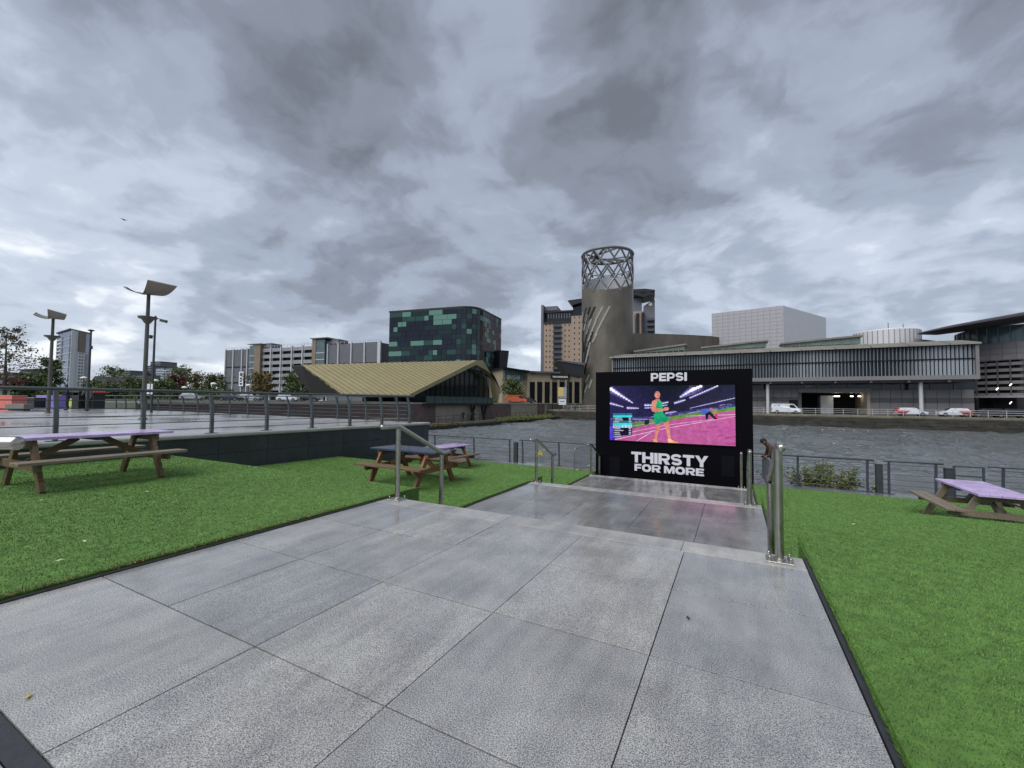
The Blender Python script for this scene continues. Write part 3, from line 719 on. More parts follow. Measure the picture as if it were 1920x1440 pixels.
for a in ((110, 828, 900, 672, 4, 4), (900, 672, 1830, 502, 4, 3), (455, 850, 665, 735, 5, 4), (390, 722, 880, 630, 3, 3), (880, 630, 1540, 545, 3, 2), (1180, 500, 1830, 478, 2.5, 4), (380, 640, 780, 585, 2, 2)): stroke(5, *a, (232, 200, 226))
for (a, w0, w1, dt) in (((30, 100, 400, 312), 30, 7, 9), ((30, 312, 250, 365), 9, 6, 5), ((300, 380, 490, 385), 9, 6, 6), ((1092, 230, 1300, 100), 6, 26, 6), ((1250, 130, 1400, 62), 26, 20, 4), ((1228, 240, 1615, 62), 6, 9, 12), ((1010, 315, 1172, 265), 8, 8, 6), ((572, 342, 690, 342), 9, 8, 3), ((838, 318, 930, 297), 7, 7, 3), ((575, 382, 690, 378), 5, 5, 3), ((840, 352, 915, 338), 5, 4, 2), ((880, 460, 1040, 435), 7, 7, 0), ((1230, 387, 1830, 240), 2, 5, 16), ((390, 540, 700, 545), 3, 3, 0), ((1200, 462, 1380, 430), 4, 4, 0)):
    glow(4.5, *a, w0*3.2, w1*3.2, (150, 140, 226), (40, 40, 66))
    stroke(5, *a, w0*.6, w1*.7, (206, 202, 252), dt)
# a second figure bending down far behind
pic(6, [(1370, 420), (1400, 395), (1480, 395), (1500, 430), (1450, 470), (1400, 480)], (84, 104, 196)); pic(6, [(1440, 460), (1500, 430), (1540, 470), (1600, 545), (1570, 550), (1490, 480), (1470, 550), (1445, 550)], (34, 34, 56))
ell(6, 1520, 402, 24, 20, (170, 120, 120)); pic(6, [(1560, 480), (1600, 470), (1610, 510), (1575, 520)], (210, 70, 70)); pic(6, [(1520, 415), (1600, 400), (1620, 450), (1560, 470)], (150, 140, 100))
pic(6, [(580, 560), (640, 540), (650, 600), (600, 625), (570, 610)], (44, 40, 70)); ell(6, 612, 520, 14, 16, (90, 70, 90))
# runner in green vest and shorts
SK, SK2, GR, GR2 = (226, 146, 134), (206, 126, 112), (34, 176, 120), (24, 144, 98)
pic(7, [(740, 250), (800, 245), (812, 290), (745, 300)], SK2)
ell(8, 768, 192, 42, 50, SK); pic(8, [(730, 190), (735, 158), (770, 145), (800, 160), (806, 178), (770, 168), (745, 180)], (120, 84, 78)); ell(9, 782, 205, 16, 8, (170, 70, 74))
pic(8, [(742, 285), (765, 268), (815, 282), (845, 310), (848, 400), (856, 470), (730, 475), (745, 400)], [GR2, GR, (60, 200, 140), (60, 200, 140), GR, GR, GR2, GR2])
pic(9, [(690, 285), (730, 265), (765, 290), (750, 340), (745, 385), (850, 395), (870, 372), (925, 370), (938, 392), (925, 415), (872, 420), (850, 425), (730, 445), (690, 430), (675, 395), (682, 330)], [SK, SK, SK, SK2, SK2, SK2, SK, SK, SK, SK, SK, SK2, SK2, SK2, SK, SK])
pic(8, [(715, 465), (858, 462), (895, 500), (930, 560), (905, 585), (850, 595), (830, 555), (812, 612), (735, 622), (715, 540)], [GR, GR, GR, GR2, GR2, GR2, GR2, GR, (20, 150, 150), GR])
pic(7, [(738, 610), (812, 605), (795, 680), (778, 740), (755, 825), (718, 825), (732, 740), (738, 690)], [SK2, SK2, SK, SK, SK, SK2, SK2, SK2])
pic(7, [(850, 590), (932, 560), (952, 650), (952, 720), (962, 830), (920, 835), (905, 740), (895, 680)], [SK2, SK2, SK2, SK, SK, SK, SK, SK])
pic(8, [(698, 826), (752, 822), (768, 872), (708, 862)], (240, 180, 90)); pic(8, [(915, 832), (962, 828), (1010, 860), (1085, 884), (925, 884)], [(240, 220, 215), (250, 225, 215), (244, 190, 110), (240, 180, 90), (240, 180, 90)])
# results table
pic(6, [(82, 455), (385, 455), (385, 770), (82, 770)], (26, 26, 48))
for (ya, yb, c) in ((455, 482, (40, 120, 150)), (484, 514, (60, 220, 226)), (562, 592, (40, 120, 140)), (595, 628, (70, 224, 226)), (630, 660, (206, 226, 240)), (772, 798, (60, 90, 150))):
    pic(7, [(82, ya), (385 if ya < 770 else 230, ya), (385 if ya < 770 else 230, yb), (82, yb)], c)
for y in (526, 550, 577, 675, 700, 727, 752, 783):
    w = random.uniform(70, 140); pic(8, [(112, y-6), (112+w, y-6), (112+w, y+6), (112, y+6)], (190, 190, 214)); pic(8, [(94, y-6), (102, y-6), (102, y+6), (94, y+6)], (220, 220, 230))
    if y < 770: pic(8, [(332, y-6), (370, y-6), (370, y+6), (332, y+6)], (200, 200, 220))
for x in (100, 150, 245, 300, 345): pic(8, [(x, 638), (x+28, 638), (x+28, 652), (x, 652)], (120, 130, 190))
pic(8, [(190, 632), (220, 632), (220, 658), (190, 658)], (40, 200, 200))
me = bpy.data.meshes.new('picture'); me.from_pydata(PV, [], PF); ca = me.color_attributes.new('Col', 'FLOAT_COLOR', 'POINT')
ca.data.foreach_set('color', np.array(PC, np.float32).ravel()); me.materials.append(MATS['screen_light']); inst(me, 'picture', scr)
random.seed(21)

# ------------------------------------------------------------------ railings
def bent_post(h, lean, w, d, zb=0):
    """flat bar post, upright below and bending towards +y at the top"""
    mb = MB(); prof = []
    for i in range(9):
        s = i/8.; z = h*s; prof.append((lean*max(0, (s-.35)/.65)**1.7, z))
    for i, (y, z) in enumerate(prof):
        dd_ = d*(1-.35*i/8.)
        mb.v += [(-w/2, y-dd_/2, zb+z), (w/2, y-dd_/2, zb+z), (w/2, y+dd_/2, zb+z), (-w/2, y+dd_/2, zb+z)]
    for i in range(8):
        for j in range(4):
            k2 = (j+1) % 4; mb.f.append((4*i+j, 4*i+k2, 4*i+4+k2, 4*i+4+j))
    mb.f += [(3, 2, 1, 0), (32, 33, 34, 35)]
    return mb
def railing(label, p0, p1, z, posts, h, rods, lean=.12, m='rail_paint', pw=.016, pd=.085, rr=.03, rod_r=.009, ext=(.0, .0), group=None, twin=False, plate=True):
    p0, p1 = Vector(p0), Vector(p1); d = p1-p0; L = d.length; rz = atan2(d.y, d.x)
    t = thing('railing', label, 'railing', (p0.x, p0.y, z), rz, group)
    pm = None
    for x in posts:
        if pm is None:
            mb = MB()
            for s in ((-1, 1) if twin else (0,)):
                q = bent_post(h-.02, lean, pw, pd); b0 = len(mb.v); mb.v += [(v[0]+s*.028, v[1], v[2]) for v in q.v]; mb.f += [tuple(b0+i for i in f_) for f_ in q.f]
            pm = mb.mesh('post', m)
            bm = MB().bbox(-.13, .13, -.075, .075, 0, .014, .003).mesh('base_plate', m)
        po = inst(pm, 'post', t, (x, 0, 0))
        if plate: inst(bm, 'base_plate', po)
    MB().tube([(-ext[0], lean, h), (L+ext[1], lean, h)], rr, 12, dome=True).build('top_rail', m, t, True)
    for rz_ in rods:
        s = rz_/h; yy = lean*max(0, (s-.35)/.65)**1.7
        MB().tube([(-ext[0]*.6, yy, rz_), (L+ext[1]*.6, yy, rz_)], rod_r, 6).build('rod', m, t)
    return t
# plaza railing: stands on the coping, runs with the wall
def wpt(u, off=-.14): q = WA + wdir*u; return (q.x+wnor.x*off, q.y+wnor.y*off)
u0 = .35; us = [u0+1.37*i for i in range(11)]
RODS = [.13, .30, .47, .64, .81]
# the local +y of a railing lies to the left of its direction, which here is the plaza side
railing('grey railing with bent flat posts along the near edge of the plaza', wpt(u0)+(0,), wpt(us[-1]+.1)+(0,), PLAZA, [u-u0 for u in us], 1.04, RODS, .14, 'rail_paint', .07, .09, .034, .0105, ext=(3.5, .25))
railing('grey railing along the far dockside edge of the plaza', (-12.0, 13.55, 0), (-44, 15.35, 0), PLAZA, [i*1.95+.5 for i in range(17)], 1.04, RODS, .14, 'rail_paint', .07, .09, .03, .011, ext=(0, 8))
# waterfront railing: sections with dark square posts between them
RY = 17.78; GR_ = 'railing sections along the dock edge'
def wsec(label, x0, x1, posts): return railing(label, (x0, RY, 0), (x1, RY, 0), PROM, [p-x0 for p in posts], 1.05, [.12, .29, .46, .63, .80, .94], -.05, 'rail_dark', .062, .05, .03, .0105, group=GR_)
wsec('dark dock railing section left of the first square post, behind the lilac table', -16.2, -9.28, [-16, -13.8, -11.4, -9.4])
wsec('dark dock railing section running behind the big screen', -8.86, -2.6, [-8.72, -6.92, -5.0, -2.8])
wsec('dark dock railing section from the screen to the shrub', -2.2, 4.0, [-1.9, 0.0, 1.94, 3.84])
wsec('short dark dock railing section between two square posts', 4.26, 5.66, [4.38, 5.5])
wsec('dark dock railing section at the right frame edge', 6.66, 14.5, [6.96, 8.9, 10.9, 12.9])
gt = thing('dock_gate', 'low dark gate between two railing sections by the right picnic table', 'gate', (5.9, RY, PROM))
for x in (.02, .66): MB().box(x-.025, x+.025, -.02, .02, .05, 1.0).build('upright', 'rail_dark', gt)
for z in (.12, .42, .72, 1.0): MB().box(-.005, .685, -.016, .016, z-.02, z+.02).build('bar', 'rail_dark', gt)
MB().box(-.08, .0, -.05, .05, .78, .92).build('lock_box', 'rail_dark', gt)
mat('bollard_green', C(50, 58, 60), .5, var=.2, vscale=4)
for i, (x, lab) in enumerate(((-9.07, 'dark square post in the dock railing gap behind the turf'), (4.13, 'dark square post in the dock railing gap right of the shrub'), (5.78, 'dark square post with lock beside the dock gate'))):
    t = thing('bollard', lab, 'bollard', (x, RY-.02, PROM), 0, 'square posts in the dock railing')
    MB().bbox(-.085, .085, -.085, .085, 0, .92, .012).build('shaft', 'bollard_green', t); MB().bbox(-.095, .095, -.095, .095, .92, .94, .006).build('cap', 'bollard_green', t)
# yellow warning sign hung on the railing
mat('sign_yellow', C(196, 176, 30), .5); mat('sign_ink', C(30, 30, 26), .6)
wx = ony(1013, 848, RY-.09); ws = thing('warning_sign', 'small yellow triangular warning sign on the dock railing', 'sign', (wx[0], RY-.1, wx[2]))
MB().slab([(-.12, 0, -.09), (.12, 0, -.09), (0, 0, .12)], (0, .006, 0)).build('triangle', 'sign_yellow', ws); MB().box(-.12, .12, 0, .006, -.14, -.094).build('plate', 'sign_yellow', ws)
MB().slab([(-.012, -.003, -.05), (.012, -.003, -.05), (.018, -.003, .04), (-.018, -.003, .04)], (0, .002, 0)).build('mark', 'sign_ink', ws)
MB().box(-.09, .09, -.003, 0, -.125, -.11).build('mark', 'sign_ink', ws)

# crowd barriers on both sides of the screen
mat('galvanised', C(150, 154, 160), .4, .8, var=.1, vscale=6)
def barrier(label, loc, rz, L=1.9):
    t = thing('crowd_barrier', label, 'barrier', loc, rz, 'steel crowd barriers beside the screen')
    MB().tube([(-L/2, 0, .22), (-L/2, 0, .98), (-L/2+.1, 0, 1.08), (L/2-.1, 0, 1.08), (L/2, 0, .98), (L/2, 0, .22), (-L/2, 0, .22)], .02, 8).build('frame', 'galvanised', t, True)
    for i in range(15):
        x = -L/2+L*(i+1)/16; MB().tube([(x, 0, .22), (x, 0, 1.08)], .007, 5).build('bar', 'galvanised', t)
    for x in (-L/2+.3, L/2-.3):
        MB().tube([(x, -.3, .01), (x, -.04, .24), (x, .04, .24), (x, .3, .01)], .016, 6).build('foot', 'galvanised', t)
    return t
barrier('steel crowd barrier left of the big screen', (-5.35, 16.4, PROM), pi/2-.05)
barrier('steel crowd barrier the leaning person stands behind, right of the screen', (.92, 16.3, PROM), pi/2+.06)

# ------------------------------------------------------------------ tall plaza lamps with wing-shaped reflectors
mat('lamp_grey', C(92, 94, 88), .45, .3, var=.1, vscale=3)
mat('reflector', C(118, 113, 102), .5, .1, var=.06, vscale=2)
def sheet(c00, c10, c11, c01, bulge, n=10, th=.03):
    """thick curved sheet over four corners; bulge = sag vector at the middle"""
    c00, c10, c11, c01 = [np.array(q, float) for q in (c00, c10, c11, c01)]; mb = MB(); nrm = np.cross(c10-c00, c01-c00); nrm /= np.linalg.norm(nrm)
    for off in (0, th):
        for j in range(n+1):
            for i in range(n+1):
                s, t_ = i/n, j/n
                p = (1-s)*(1-t_)*c00+s*(1-t_)*c10+s*t_*c11+(1-s)*t_*c01 + np.array(bulge)*(4*t_*(1-t_)) + nrm*off
                mb.v.append(tuple(p))
    k2 = (n+1)**2
    for j in range(n):
        for i in range(n):
            a = j*(n+1)+i; q = (a, a+1, a+n+2, a+n+1); mb.f.append(q); mb.f.append(tuple(k2+x for x in reversed(q)))
    edge = [i for i in range(n+1)]+[j*(n+1)+n for j in range(1, n+1)]+[n*(n+1)+i for i in range(n-1, -1, -1)]+[j*(n+1) for j in range(n-1, 0, -1)]
    for a, b_ in zip(edge, edge[1:]+edge[:1]): mb.f.append((b_, a, k2+a, k2+b_))
    return mb
lb = onz(268, 786, PLAZA); dep = float((lb-CO)@_fw)
lampA = thing('plaza_lamp', 'tall grey plaza lamp with wing reflector, the nearer of the two', 'lamp post', tuple(lb), 0, 'plaza lamps with wing reflectors')
def lp(x, y, dd_): q = at(x, y, dep+dd_)-lb; return (q[0], q[1], q[2])
htop = zat(279, 553, lb)-PLAZA
MB().tube([(0, 0, 0), (0, 0, htop*.55), (0, 0, htop+.1)], [.085, .075, .062], 14).build('pole', 'lamp_grey', lampA, True)
MB().lathe([(.16, 0), (.16, .03), (.1, .06)], 14).build('base_flange', 'lamp_grey', lampA)
MB().lathe([(.09, 0), (.1, -.0), (.2, .16), (.31, .2), (.33, .27), (.3, .27), (.12, .24)], 20, (0, 0, zat(273, 606, lb)-PLAZA)).build('uplight_bowl', 'lamp_grey', lampA, True)
sheet(lp(266, 551, .35), lp(304, 554, .25), lp(333, 536, -1.5), lp(277, 524, -.9), (0, 0, -.1)).build('reflector_panel', 'reflector', lampA, True)
sheet(lp(272, 552, -.1), lp(263, 549, .9), lp(231, 538, .7), lp(238, 539.5, -.7), (0, 0, -.06)).build('reflector_panel', 'reflector', lampA, True)
lampB = copy_tree(lampA, None, 'tall grey plaza lamp with wing reflector, the farther one at the left'); q = onz(90, 774.5, PLAZA); lampB.location = q
# camera mast with two white notices, and a slim mast
mat('mast_dark', C(66, 70, 72), .5, .3); mat('notice_white', C(226, 228, 228), .5)
q = onz(283.5, 774, PLAZA); hh = zat(288, 592, q)-PLAZA
t = thing('camera_mast', 'slim dark mast with a security camera and two white notices beside the near lamp', 'mast', tuple(q))
MB().tube([(0, 0, 0), (0, 0, hh)], [.07, .05], 10).build('pole', 'mast_dark', t, True)
MB().tube([(0, 0, hh-.1), (.32, .15, hh-.22)], .025, 6).build('arm', 'mast_dark', t)
MB().obox((.3, .14, hh-.26), (.62, .30, hh-.34), .16, .16).build('camera_housing', 'mast_dark', t)
MB().tube([(0, 0, hh*.79), (-.22, -.1, hh*.79)], .03, 6).build('arm', 'mast_dark', t); MB().obox((-.22, -.1, hh*.79-.14), (-.22, -.1, hh*.79+.06), .14, .14, (1, 0, 0)).build('camera_housing', 'mast_dark', t)
for s in (-1, 1):
    MB().obox((s*.1*.886-.02, s*.1*.464-.1, 1.1), (s*.1*.886-.02, s*.1*.464-.1, 1.72), .17 if s < 0 else .11, .02, (.464, -.886, 0)).build('notice', 'notice_white', t)
q = onz(163, 771, PLAZA); hh = zat(170, 620, q)-PLAZA
t = thing('slim_mast', 'thin dark mast with a small head standing right of the far apartment tower', 'mast', tuple(q))
MB().tube([(0, 0, 0), (0, 0, hh)], [.085, .05], 10).build('pole', 'mast_dark', t, True); MB().lathe([(.06, 0), (.17, .05), (.17, .09), (.05, .13)], 10, (0, 0, hh-.05)).build('head', 'mast_dark', t)
MB().box(-.0, .2, -.06, .06, hh*.77, hh*.77+.2).build('box', 'mast_dark', t)

# ------------------------------------------------------------------ coloured seating blocks, bench, bins on the plaza
mat('block_coral', C(214, 116, 104), .5, var=.1, vscale=2); mat('block_violet', C(140, 124, 200), .5, var=.1, vscale=2); mat('block_yellow', C(196, 204, 96), .5, var=.1, vscale=2)
mat('block_edge', C(196, 188, 190), .5); mat('bench_stone', C(120, 118, 112), .6, var=.15, vscale=3); mat('bin_dark', C(34, 38, 42), .5, var=.2, vscale=4); mat('bin_red', C(206, 70, 60), .5); mat('bin_green', C(48, 92, 52), .5)
def block(label, px, py, w, d, h, m, logo=True, rz=YAW-.25):
    q = onz(px, py, PLAZA); t = thing('seating_block', label, 'block', tuple(q), rz, 'coloured seating blocks on the plaza')
    MB().bbox(-w/2, w/2, 0, d, .04, h, .03).build('body', m, t); MB().box(-w/2-.015, w/2+.015, -.015, d+.015, h, h+.03).build('top_edge', 'block_edge', t)
    MB().box(-w/2+.05, w/2-.05, .03, d-.03, 0, .04).build('plinth', 'bin_dark', t)
block('coral pink seating block at the left edge of the plaza', -2, 766.5, 2.6, .8, .95, 'block_coral')
block('violet seating block on the plaza behind the far lamp', 84, 764.5, 2.2, .9, .98, 'block_violet')
block('yellow green seating block on the plaza beside the standing person', 131, 763.5, 1.7, 1., .75, 'block_yellow')
block('dark navy seating block between the coral and violet ones', 53, 764.5, 1.3, 1., .8, 'bin_dark')
q = onz(36, 769.5, PLAZA); t = thing('stone_bench', 'low grey stone bench before the coral block', 'bench', tuple(q), YAW-.2)
MB().bbox(-.8, .8, -.25, .25, .1, .42, .02).build('seat', 'bench_stone', t); MB().box(-.65, .65, -.17, .17, 0, .1).build('plinth', 'bin_dark', t)
for (px, py, lab, top, w) in ((150, 768.5, 'black litter bin with green side left of the red topped one', 'bin_dark', .62), (178, 768.5, 'black litter bin with red top on the plaza', 'bin_red', .72)):
    q = onz(px, py, PLAZA); t = thing('litter_bin', lab, 'bin', tuple(q), YAW-.2)
    MB().bbox(-w/2, w/2, -w/2, w/2, .03, 1.02, .03).build('body', 'bin_dark', t); MB().bbox(-w/2-.03, w/2+.03, -w/2-.03, w/2+.03, 1.2, 1.34, .06).build('hood', top, t)
    for a in (-1, 1): MB().box(a*(w/2-.04)-.03, a*(w/2-.04)+.03, -w/2, w/2, 1.02, 1.2).build('hood_leg', 'bin_dark', t)
    MB().box(-w/2-.012, -w/2-.002, -w/2+.05, w/2-.05, .1, .95).build('side_panel', 'bin_green', t)

# ------------------------------------------------------------------ people
mat('skin', C(196, 146, 120), .5); mat('hair_dark', C(26, 22, 22), .6, bump=.3, bscale=120); mat('cloth_brown', C(86, 66, 54), .85, var=.2, vscale=6, bump=.3, bscale=40); mat('cloth_navy', C(28, 34, 66), .8, var=.15, vscale=6, bump=.2, bscale=40)
mat('cloth_black', C(26, 26, 30), .8, var=.2, vscale=6); mat('shoe', C(24, 22, 22), .5); mat('cloth_red', C(170, 60, 56), .8); mat('cloth_grey', C(120, 120, 122), .8, var=.1); mat('denim', C(46, 52, 92), .8, var=.2, vscale=8)
def person(label, loc, rz, J, top, legs, hair='hair_dark', group=None, face=True):
    """J: joint -> (x, y, z); one skinned surface, coloured by the nearest limb"""
    CH = [('pelvis', 'waist'), ('waist', 'chest'), ('chest', 'neck'), ('neck', 'head'), ('head', 'crown')]
    for s in 'LR': CH += [('chest', 'sh'+s), ('sh'+s, 'el'+s), ('el'+s, 'wr'+s), ('wr'+s, 'pa'+s), ('pelvis', 'hi'+s), ('hi'+s, 'kn'+s), ('kn'+s, 'an'+s), ('an'+s, 'to'+s)]
    RAD = dict(pelvis=(.15, .115), waist=(.145, .105), chest=(.17, .12), neck=(.058, .058), head=(.078, .09), crown=(.062, .07), sh=(.075, .075), el=(.05, .05), wr=(.034, .034), pa=(.038, .022), hi=(.095, .095), kn=(.062, .062), an=(.045, .045), to=(.045, .032))
    names = list(J); bm = bmesh.new(); vs = {k: bm.verts.new(J[k]) for k in names}
    if True:
        for s in 'LR':   # five separate fingers from each palm
            pa, wr = Vector(J['pa'+s]), Vector(J['wr'+s]); d = (pa-wr).normalized(); side = d.cross(Vector((0, 0, 1)));
            side = side.normalized() if side.length > .1 else Vector((1, 0, 0))
            for fi, (o_, l_) in enumerate(((-.03, .055), (-.01, .068), (.01, .072), (.028, .064), (.042, .05))):
                base_ = pa+side*o_*.75; n1_ = 'f%s%da' % (s, fi); n2_ = 'f%s%db' % (s, fi)
                dr = (d*.9+side*(-.8 if fi == 0 else 0)).normalized()
                J[n1_] = tuple(base_+dr*l_*.55); J[n2_] = tuple(base_+dr*l_+Vector((0, 0, -.018)))
                vs[n1_] = bm.verts.new(J[n1_]); vs[n2_] = bm.verts.new(J[n2_]); CH += [('pa'+s, n1_), (n1_, n2_)]
    for a, b_ in CH: bm.edges.new((vs[a], vs[b_]))
    me = bpy.data.meshes.new('body'); bm.verts.ensure_lookup_table(); order = {k: v.index for k, v in vs.items()}
    bm.verts.index_update(); order = {k: v.index for k, v in vs.items()}; bm.to_mesh(me); bm.free()
    ob = bpy.data.objects.new('tmp', me); COL.objects.link(ob)
    md = ob.modifiers.new('s', 'SKIN'); md.use_smooth_shade = True; sub = ob.modifiers.new('d', 'SUBSURF'); sub.levels = sub.render_levels = 1
    sk = me.skin_vertices[0].data
    for k, i in order.items():
        key = k if k in RAD else k[:2]
        sk[i].radius = RAD.get(key, (.0095, .0095)) if not (k[0] == 'f') else (.0095, .0095); sk[i].use_root = (k == 'pelvis')
    dg = bpy.context.evaluated_depsgraph_get(); dg.update(); bme = bpy.data.meshes.new_from_object(ob.evaluated_get(dg)); bpy.data.objects.remove(ob)
    bme.materials.clear(); mats_ = [top, legs, 'skin', 'shoe']
    for q in mats_: bme.materials.append(MATS[q])
    segs = []
    for a, b_ in CH:
        if a in ('neck', 'head') or a.startswith('pa') or a.startswith('f') or (a.startswith('wr')): mi = 2
        elif a.startswith('hi') or a.startswith('kn') or b_.startswith('hi'): mi = 1
        elif a.startswith('an'): mi = 3
        else: mi = 0
        segs.append((Vector(J[a]), Vector(J[b_]), mi))
    for p in bme.polygons:
        c = p.center; best = 9; bi = 0
        for a, b_, mi in segs:
            ab = b_-a; tt = max(0, min(1, (c-a).dot(ab)/max(1e-9, ab.length_squared))); dd_ = (c-a-ab*tt).length - (.06 if mi == 0 else 0)
            if dd_ < best: best, bi = dd_, mi
        p.material_index = bi; p.use_smooth = True
    t = thing('person', label, 'person', loc, rz, group)
    body = inst(bme, 'body', t)
    hd, nk, cr_ = Vector(J['head']), Vector(J['neck']), Vector(J['crown'])
    upv = (cr_-nk).normalized(); fwd = Vector((0, 1, 0)); fwd = (fwd-upv*fwd.dot(upv)).normalized(); sdv = fwd.cross(upv)
    mb = MB(); n_ = 12     # hair: cap over the back and top of the skull
    for i in range(7):
        ph = pi*.5*i/6*1.25
        for j in range(n_):
            a = 2*pi*j/n_; r = .102*sin(ph) if ph < pi/2 else .102
            front = max(0, sin(a)); zz = .108*cos(ph)*(1 if cos(ph) > 0 else 1-front*1.6) + (front*.03 if ph > 1.2 else 0)
            p = hd+upv*(.035+zz)+sdv*(r*cos(a)*.9)+fwd*(r*sin(a)*1.05-.012); mb.v.append(tuple(p))
    for i in range(6):
        for j in range(n_): j2 = (j+1) % n_; mb.f.append((i*n_+j, i*n_+j2, (i+1)*n_+j2, (i+1)*n_+j))
    mb.build('hair', hair, t, True)
    mb = MB(); c = hd+fwd*.088; mb.slab([tuple(c+upv*.03), tuple(c-upv*.012+sdv*.016), tuple(c-upv*.012-sdv*.016)], tuple(fwd*.02)); mb.build('nose', 'skin', t)
    for s in (-1, 1):
        MB().lathe([(.004, -.006), (.011, 0), (.004, .006)], 8, tuple(hd+fwd*.084+upv*.032+sdv*s*.034)).build('eye', 'shoe', t)
        MB().lathe([(.005, -.03), (.016, -.01), (.018, .015), (.006, .03)], 8, tuple(hd+sdv*s*.088+upv*.005), .5, 1).build('ear', 'skin', t, True)
    MB().obox(tuple(hd+fwd*.083-upv*.048-sdv*.024), tuple(hd+fwd*.083-upv*.048+sdv*.024), .01, .01).build('mouth', 'cloth_red', t)
    return t
def stand(lean=0., armf=.12, bend=.2, dy=0., headdrop=0.):
    s_ = lean
    return dict(pelvis=(0, 0, .95), waist=(0, .02+s_*.15, 1.1), chest=(0, .03+s_*.42, 1.36-abs(s_)*.05), neck=(0, .04+s_*.56, 1.5-abs(s_)*.08), head=(0, .06+s_*.66+headdrop, 1.61-abs(s_)*.11-headdrop*.5), crown=(0, .05+s_*.7+headdrop*1.5, 1.69-abs(s_)*.13-headdrop*.7),
        shL=(-.19, .02+s_*.42, 1.41-abs(s_)*.06), shR=(.19, .02+s_*.42, 1.41-abs(s_)*.06), elL=(-.25, .05+s_*.42+armf*.6, 1.14), elR=(.25, .05+s_*.42+armf*.6, 1.14), wrL=(-.2, .1+s_*.42+armf*2.2, 1.0+bend*.4), wrR=(.2, .1+s_*.42+armf*2.2, 1.0+bend*.4), paL=(-.18, .14+s_*.42+armf*2.6, .98+bend*.4), paR=(.18, .14+s_*.42+armf*2.6, .98+bend*.4),
        hiL=(-.1, 0, .9), hiR=(.1, 0, .9), knL=(-.11, .03, .49), knR=(.11, .02, .49), anL=(-.12, -.02, .09), anR=(.12, -.03, .09), toL=(-.14, .15, .035), toR=(.14, .14, .035))
person('person in dark brown jacket leaning over a barrier right of the big screen', (1.2, 16.75, PROM), pi/2+.15, stand(.3, .05, .1, headdrop=.06), 'cloth_brown', 'cloth_black')
q = onz(126, 769.5, PLAZA); person('person in navy clothes standing on the plaza beside the violet block', tuple(q), YAW+2.6, stand(.08, .06, .1), 'cloth_navy', 'cloth_black')
q = onz(165, 769, PLAZA); person('person in a grey top half hidden behind the plaza railing post', tuple(q), YAW+1.2, stand(.1, .08, .2), 'cloth_grey', 'cloth_black')
q = onx(868, 789, -39.6); person('left one of two dark clothed people on the low dockside walk', (q[0], q[1], -2.02), .6, stand(.05), 'cloth_black', 'cloth_black')
q = onx(888, 788.5, -39.6); person('right one of two dark clothed people on the low dockside walk', (q[0], q[1], -2.02), -.4, stand(.05, .03, 0), 'cloth_navy', 'cloth_black')

# ------------------------------------------------------------------ shrub growing over the dock edge
def leafmat(name, a, b_, rough=.55):
    m = bpy.data.materials.new(name); m.use_nodes = True; t = m.node_tree; b = t.nodes['Principled BSDF']; b.inputs['Roughness'].default_value = rough
    g = t.nodes.new('ShaderNodeNewGeometry'); r = t.nodes.new('ShaderNodeValToRGB'); r.color_ramp.elements[0].color = a; r.color_ramp.elements[1].color = b_
    t.links.new(g.outputs['Random Per Island'], r.inputs[0]); t.links.new(r.outputs[0], b.inputs['Base Color']); MATS[name] = m
leafmat('leaf_willow', C(72, 88, 44), C(142, 148, 86)); leafmat('leaf_green', C(44, 62, 34), C(98, 114, 62)); leafmat('leaf_mid', C(58, 74, 42), C(116, 126, 74)); leafmat('leaf_autumn', C(70, 62, 36), C(128, 108, 56)); leafmat('leaf_red', C(66, 34, 32), C(100, 58, 50)); leafmat('leaf_bronze', C(62, 58, 40), C(104, 98, 66))
mat('bark', C(62, 54, 46), .85, var=.3, vscale=10, bump=.5, bscale=20)
def leaves(pts, size, aspect, rng, droop=.3):
    n = len(pts); a = rng.random(n)*2*pi; el = rng.normal(droop*-.5, .6, n)
    d = np.stack([np.cos(a)*np.cos(el), np.sin(a)*np.cos(el), np.sin(el)], 1)
    r = rng.normal(size=(n, 3)); s_ = np.cross(d, r); s_ /= np.linalg.norm(s_, axis=1)[:, None]+1e-9
    L = size*(.6+.8*rng.random(n)); d *= L[:, None]; s_ *= (L*aspect*.5)[:, None]
    V = np.stack([pts, pts+d*.5+s_, pts+d, pts+d*.5-s_], 1).reshape(-1, 3); return V, np.arange(4*n).reshape(-1, 4)
rng = np.random.default_rng(4)
sh = thing('shrub', 'loose grey green shrub growing through the dock railing right of the person', 'shrub', (2.75, 18.25, PROM-.5))
mb = MB(); lp_ = []
for i in range(46):
    bx = rng.uniform(-.95, 1.0); top = np.array([bx+rng.normal(0, .28), rng.normal(-.1, .2), .5+rng.uniform(.35, 1.0)*(1-.35*abs(bx))])
    p0_ = np.array([bx*.7, rng.normal(0, .12), 0]); mid = (p0_+top)/2+rng.normal(0, .06, 3)
    mb.tube([p0_, mid, top], [.012, .008, .003], 5)
    for k in range(90):
        s = rng.uniform(.3, 1); q = (mid+(top-mid)*(s-.5)*2) if s > .5 else (p0_+(mid-p0_)*s*2); lp_.append(q+rng.normal(0, .05, 3))
mb.build('stem', 'bark', sh)
V, Fq = leaves(np.array(lp_), .11, .34, rng); npmesh('foliage', V, Fq, 'leaf_willow', sh)

